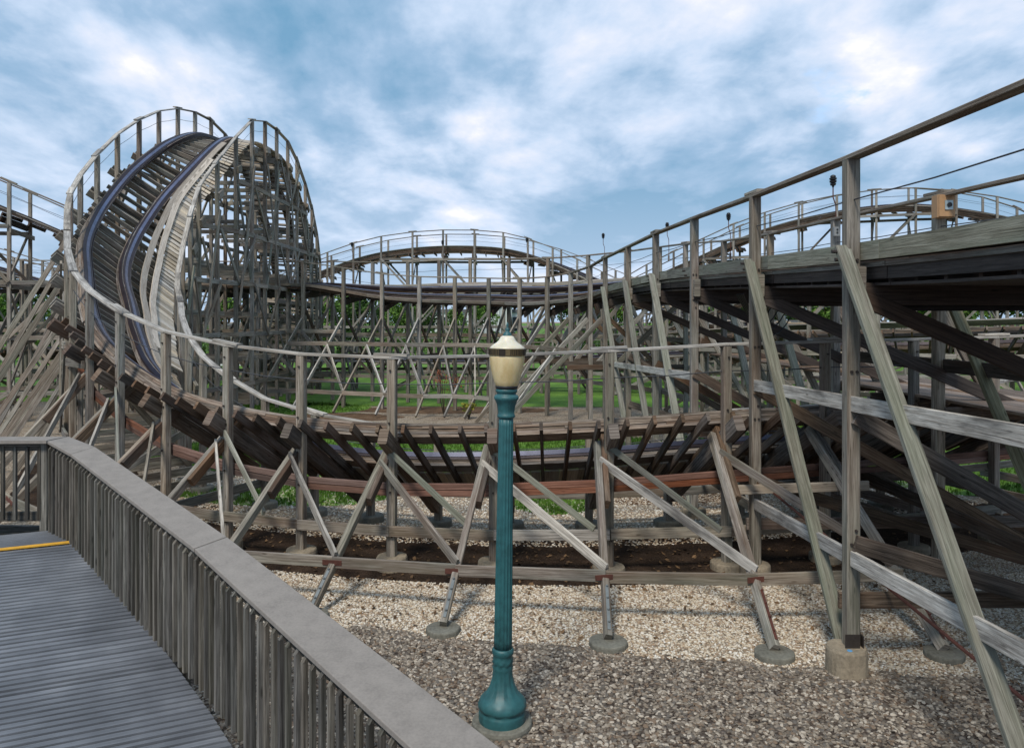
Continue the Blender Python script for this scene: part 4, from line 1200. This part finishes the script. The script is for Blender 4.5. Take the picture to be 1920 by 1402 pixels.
# scattered dead leaves on the soil
mb = MB()
for i in range(1500):
    f = R(random.uniform(-40, 34)); r = random.uniform(12.2, 14.9) if random.random() < .85 else random.uniform(14.9, 16.6)
    c = V((CX + r * math.sin(f), CY - r * math.cos(f), .02)); a = random.uniform(0, 6.28); s_ = random.uniform(.02, .05)
    u_ = V((math.cos(a), math.sin(a), random.uniform(-.3, .5))) * s_; w_ = V((-math.sin(a), math.cos(a), random.uniform(-.3, .5))) * s_ * .7
    b = len(mb.v); mb.v.extend([c - u_, c - w_, c + u_ + V((0, 0, .01)), c + w_]); mb.quad((b, b + 1, b + 2, b + 3), [(0, 0), (.05, 0), (.05, .05), (0, .05)], random.random())
M['deadleaf'] = leaf_mat('dead_leaves', (.05, .028, .015), (.20, .12, .06))
for i in range(260):
    x = random.uniform(-5, 5.5); c = V((x, random.uniform(bnd(x) - .6, 11.2), .035)); a = random.uniform(0, 6.28); s_ = random.uniform(.015, .04)
    u_ = V((math.cos(a), math.sin(a), random.uniform(-.3, .5))) * s_; w_ = V((-math.sin(a), math.cos(a), random.uniform(-.3, .5))) * s_ * .6
    b = len(mb.v); mb.v.extend([c - u_, c - w_, c + u_ + V((0, 0, .01)), c + w_]); mb.quad((b, b + 1, b + 2, b + 3), [(0, 0), (.05, 0), (.05, .05), (0, .05)], random.random())
for i in range(26):
    x = random.uniform(-4, 5); c = V((x, random.uniform(8, 11.4), .03)); a = random.uniform(0, 3.14); l = random.uniform(.08, .25); d_ = V((math.cos(a), math.sin(a), .05))
    mb.tube([c, c + d_ * l * .5 + V((0, 0, .01)), c + d_ * l + V((.02, 0, 0))], .005, 4, r=.2)
tag(mb.build('leaf_litter', 'deadleaf'), kind='stuff')

# ================================================================== TREES AND SHRUBS
def crown_mb(blobs, n, ls, seed):
    rnd = random.Random(seed); mb = MB()
    tot = sum(b[3] ** 2 for b in blobs)
    for (bx, by, bz, br) in blobs:
        for i in range(int(n * br * br / tot)):
            d = V((rnd.gauss(0, 1), rnd.gauss(0, 1), rnd.gauss(0, 1))).normalized()
            rr = br * (.55 + .5 * rnd.random() ** .6) * (1 + .35 * mnoise.noise(d * 2.2 + V((bx, by, bz))))
            c = V((bx, by, bz)) + V((d.x * rr, d.y * rr, d.z * rr * .85))
            a = V((rnd.gauss(0, 1), rnd.gauss(0, 1), rnd.gauss(0, 1))).normalized(); b_ = a.cross(V((rnd.gauss(0, 1), rnd.gauss(0, 1), rnd.gauss(0, 1)))).normalized()
            s_ = ls * rnd.uniform(.6, 1.3); k = len(mb.v)
            mb.v.extend([c - a * s_, c - b_ * s_ * .55, c + a * s_, c + b_ * s_ * .55]); mb.quad((k, k + 1, k + 2, k + 3), [(0, 0)] * 4, rnd.random())
    return mb
def make_tree(seed, h, leaf):
    rnd = random.Random(seed)
    t = empty('broadleaf_tree', (0, 0, 0), 'broadleaf tree', 'tree', 'trees in the distant tree line')
    mb = MB(); mb.tube([(0, 0, -.1), (.1, 0, h * .2), (-.05, .1, h * .45), (0, 0, h * .8)], [h * .028, h * .022, h * .015, h * .005], 8)
    bl = []
    for i in range(9):
        a = rnd.uniform(0, 6.28); zz = rnd.uniform(.32, .85); rr = (1 - abs(zz - .5)) * h * .24
        c = (math.cos(a) * rr, math.sin(a) * rr, h * zz, h * rnd.uniform(.12, .2)); bl.append(c)
        mb.tube([(0, 0, h * (zz - .18)), (c[0] * .5, c[1] * .5, h * (zz - .06)), (c[0], c[1], h * zz)], [h * .012, h * .008, h * .003], 5)
    bl.append((0, 0, h * .88, h * .13))
    mb.build('trunk', 'bark', t); crown_mb(bl, 2600, h * .028, seed).build('crown', leaf, t)
    return t
protos = [make_tree(3, 9, 'leaf1'), make_tree(5, 10, 'leaf2'), make_tree(8, 8, 'leaf1')]
spots = []
for (u, D, s_) in [(-40, 70, .75), (30, 84, .9), (85, 78, .7), (150, 95, .9), (235, 98, .85), (330, 96, .8), (430, 98, .85), (520, 96, .8), (600, 84, .82), (640, 92, .9), (668, 88, .75), (725, 110, .8), (760, 104, .75), (800, 112, .85), (850, 108, .7), (905, 120, .8), (1075, 120, .8), (1105, 108, .8), (1150, 112, .8), (1300, 84, .9), (1345, 78, .98), (1385, 84, .9), (1425, 96, 1.0), (1480, 90, .85), (1545, 86, .8), (1600, 80, .8), (1660, 78, .9), (1715, 72, 1.1), (1760, 76, 1.2), (1815, 72, 1.15), (1870, 70, 1.1), (1930, 70, 1.1), (1240, 100, .8)]:
    spots.append(((u - 960) / F * D, D, s_))
labs = ['bright green tree in the distant tree line behind the coaster', 'dark green tree in the distant tree line behind the coaster', 'small bright green tree in the distant tree line behind the coaster']
used = [0, 0, 0]
for i, (x, y, s_) in enumerate(spots):
    k = i % 3
    if k == 2 and x > 28: k = 1
    t = protos[k] if not used[k] else copy_tree(protos[k]); used[k] = 1
    t.location = (x, y, 0); t.scale = (s_, s_, s_); t.rotation_euler = (0, 0, i * 1.3); t['label'] = labs[k]
mb = MB(); rnd = random.Random(4)
for i in range(16000):
    x = rnd.uniform(-75, 75); y = rnd.uniform(84, 100); hh_ = 2.3 + 1.6 * mnoise.noise(V((x * .12, y * .1, 0))) + .8 * mnoise.noise(V((x * .6, y * .3, 5)))
    c = V((x, y, rnd.random() ** .7 * max(.6, hh_)))
    a = V((rnd.gauss(0, 1), rnd.gauss(0, 1), rnd.gauss(0, 1))).normalized(); b_ = a.cross(V((rnd.gauss(0, 1), rnd.gauss(0, 1), rnd.gauss(0, 1)))).normalized(); q_ = rnd.uniform(.18, .42); k = len(mb.v)
    mb.v.extend([c - a * q_, c - b_ * q_ * .6, c + a * q_, c + b_ * q_ * .6]); mb.quad((k, k + 1, k + 2, k + 3), [(0, 0)] * 4, rnd.random())
tag(mb.build('undergrowth', 'leaf2'), kind='stuff')
def shrub(x, y, h, leaf, lab, n=420, ls=.05):
    t = empty('shrub', (x, y, 0), lab, 'shrub')
    rnd = random.Random(int(x * 10)); mb = MB(); bl = []
    for i in range(9):
        a = rnd.uniform(0, 6.28); r = h * rnd.uniform(.05, .38); z_ = h * rnd.uniform(.5, 1)
        mb.tube([(0, 0, 0), (r * .5 * math.cos(a), r * .5 * math.sin(a), z_ * .5), (r * math.cos(a), r * math.sin(a), z_)], [.02, .014, .006], 5)
        bl.append((r * math.cos(a), r * math.sin(a), z_ * .9, h * .16))
    mb.build('stem', 'bark', t); crown_mb(bl, n, ls, int(x * 7)).build('foliage', leaf, t)
shrub(-2.75, 31.2, 1.9, 'leafred', 'slender reddish leaved shrub behind the banked curve, left of the lamp globe', 260, .045)
shrub(-1.7, 30.4, .65, 'leafyel', 'low yellow green shrub at the foot of the raking legs', 300, .05)
shrub(5.3, 19.3, .35, 'leaf1', 'small green weed clump beyond the banked curve right of the lamp', 200, .04)

# ================================================================== FAR BUILDINGS
def building(name, lab, x0, x1, y, d, h, mat, win=None, roofh=.6, ribs=0, roofmat='roof'):
    t = empty(name, ((x0 + x1) / 2, y, 0), lab, 'building'); w = x1 - x0
    mb = MB(); mb.beam((0, d / 2, 0), (0, d / 2, h), w, d, up=(0, 1, 0), ch=.002); mb.build('wall', mat, t)
    mb = MB(); mb.beam((0, d / 2, h), (0, d / 2, h + roofh), w + .6, d + .6, up=(0, 1, 0), ch=.004); mb.build('roof', roofmat, t)
    if win:
        nx, nz = win
        for i in range(nx):
            for j in range(nz):
                cx = -w / 2 + w * (i + .5) / nx; cz = h * (j + .55) / nz
                mb = MB(); mb.beam((cx, -.06, cz - h / nz * .28), (cx, -.06, cz + h / nz * .28), w / nx * .55, .12, up=(0, 1, 0), ch=.02); mb.build('window', 'glass', t)
    if ribs:
        for i in range(ribs):
            cx = -w / 2 + w * (i + .5) / ribs; mb = MB(); mb.beam((cx, -.12, .2), (cx, -.12, h - .1), w / ribs * .35, .24, up=(0, 1, 0), ch=.02); mb.build('pilaster', 'bldwhite', t)
    return t
building('office_block', 'pale blue grey office block with vertical ribs far behind, just left of the lamp finial', -9.5, 0, 160, 12, 6.6, 'bld', None, 1.2, 12)
building('warehouse', 'long low pale building beyond the trees left of the office block', -26, 2, 172, 14, 5.5, 'bldwhite', (12, 1), .8)
building('service_shed', 'low brown shed seen between the right posts', 17.5, 24, 62, 6, 3.4, 'bldbrown', (4, 1), .5)
building('ride_office', 'small pale hut seen through the tall hill', -25.5, -22.5, 66, 4, 3.2, 'bldwhite', (2, 1), .4)

# ================================================================== SKY, SUN, CAMERA
w = bpy.data.worlds.new('World'); sc.world = w; w.use_nodes = True
nt = w.node_tree; N = nt.nodes; L = nt.links
bg = N['Background']
sky = N.new('ShaderNodeTexSky'); sky.sky_type = 'NISHITA'; sky.sun_disc = False
SE, SR = R(52), R(200)
sky.sun_elevation = SE; sky.sun_rotation = SR
def mth(op, a, b=0.0, c=None):
    m = N.new('ShaderNodeMath'); m.operation = op
    for i, v in enumerate((a, b) if c is None else (a, b, c)):
        if hasattr(v, 'is_linked'): L.new(v, m.inputs[i])
        else: m.inputs[i].default_value = v
    return m.outputs[0]
tc = N.new('ShaderNodeTexCoord'); sp_ = N.new('ShaderNodeSeparateXYZ'); L.new(tc.outputs['Generated'], sp_.inputs[0])
zz = mth('ADD', mth('MAXIMUM', sp_.outputs[2], 0.0), .25)
cmb = N.new('ShaderNodeCombineXYZ'); L.new(mth('DIVIDE', sp_.outputs[0], zz), cmb.inputs[0]); L.new(mth('DIVIDE', sp_.outputs[1], zz), cmb.inputs[1])
def wn(scale, detail, rough, dist, loc):
    mp = N.new('ShaderNodeMapping'); mp.inputs['Location'].default_value = loc; mp.inputs['Scale'].default_value = (1, .8, 1); L.new(cmb.outputs[0], mp.inputs['Vector'])
    n = N.new('ShaderNodeTexNoise'); n.inputs['Scale'].default_value = scale; n.inputs['Detail'].default_value = detail; n.inputs['Roughness'].default_value = rough; n.inputs['Distortion'].default_value = dist
    L.new(mp.outputs[0], n.inputs['Vector']); return n.outputs['Fac']
def wramp(f, st, mode='EASE'):
    r = N.new('ShaderNodeValToRGB'); e = r.color_ramp.elements
    while len(e) < len(st): e.new(.5)
    for i, (p, c) in enumerate(st): e[i].position = p; e[i].color = (*c, 1)
    r.color_ramp.interpolation = mode
    L.new(f, r.inputs['Fac']); return r.outputs[0]
def wmix(f, a, b, mode='MIX'):
    m = N.new('ShaderNodeMix'); m.data_type = 'RGBA'; m.blend_type = mode
    for s_, v in ((0, f), (6, a), (7, b)):
        if hasattr(v, 'is_linked'): L.new(v, m.inputs[s_])
        else: m.inputs[s_].default_value = v if s_ == 0 else (*v, 1)
    return m.outputs[2]
def dens(off):
    # warped multi scale cloud density; off moves the sample towards the sun
    a = wn(1.15, 11, .54, .35, (0.4 + off[0], 7.9 + off[1], 0)); b = wn(3.6, 9, .56, .2, (7.1 + off[0], 2.2 + off[1], 4))
    return mth('ADD', mth('MULTIPLY', a, .68), mth('MULTIPLY', b, .32))
d0 = dens((0, 0)); d1 = dens((-.05, .085))
n3 = wn(.75, 5, .5, .3, (5.0, 9.0, 2))
lit = mth('MULTIPLY_ADD', mth('SUBTRACT', d0, d1), 1.7, .5)        # bright rims towards the sun, grey bases away
thick = mth('ADD', mth('MULTIPLY', d0, .8), mth('MULTIPLY', n3, .2))
tone = mth('ADD', mth('MULTIPLY', thick, 1.0), mth('MULTIPLY', mth('SUBTRACT', .5, lit), .62))
cl = wramp(tone, [(.34, (7.0, 6.7, 6.5)), (.39, (5.0, 5.3, 6.1)), (.44, (3.7, 4.5, 5.7)), (.50, (2.15, 3.2, 4.5)), (.57, (1.15, 2.35, 3.6))], 'LINEAR')
cover = wramp(thick, [(.35, (0, 0, 0)), (.39, (1, 1, 1))])
skyc = wmix(.85, sky.outputs[0], (3.2, 4.7, 6.8))
col = wmix(cover, skyc, cl)
hz = wramp(sp_.outputs[2], [(.0, (1, 1, 1)), (.24, (0, 0, 0))])
col = wmix(mth('MULTIPLY', hz, .5), col, (4.5, 5.2, 6.3))
L.new(col, bg.inputs['Color']); bg.inputs['Strength'].default_value = .13
sun = bpy.data.lights.new('sun', 'SUN'); sun.energy = 2.3; sun.angle = R(12); sun.color = (1, .93, .82)
so = bpy.data.objects.new('sun', sun); COL.objects.link(so)
so.rotation_euler = (R(38), 0, R(-20))
cam = bpy.data.cameras.new('camera'); co = bpy.data.objects.new('camera', cam); COL.objects.link(co)
co.location = CAM; co.rotation_euler = (R(90), 0, 0); cam.sensor_width = 36; cam.lens = 36 * F / 1920; cam.shift_y = -101 / 1920
cam.clip_end = 4000; cam.clip_start = .05
sc.camera = co
vs = sc.view_settings; vs.view_transform = 'Standard'; vs.look = 'None'; vs.gamma = 1; vs.exposure = .37; vs.use_curve_mapping = False
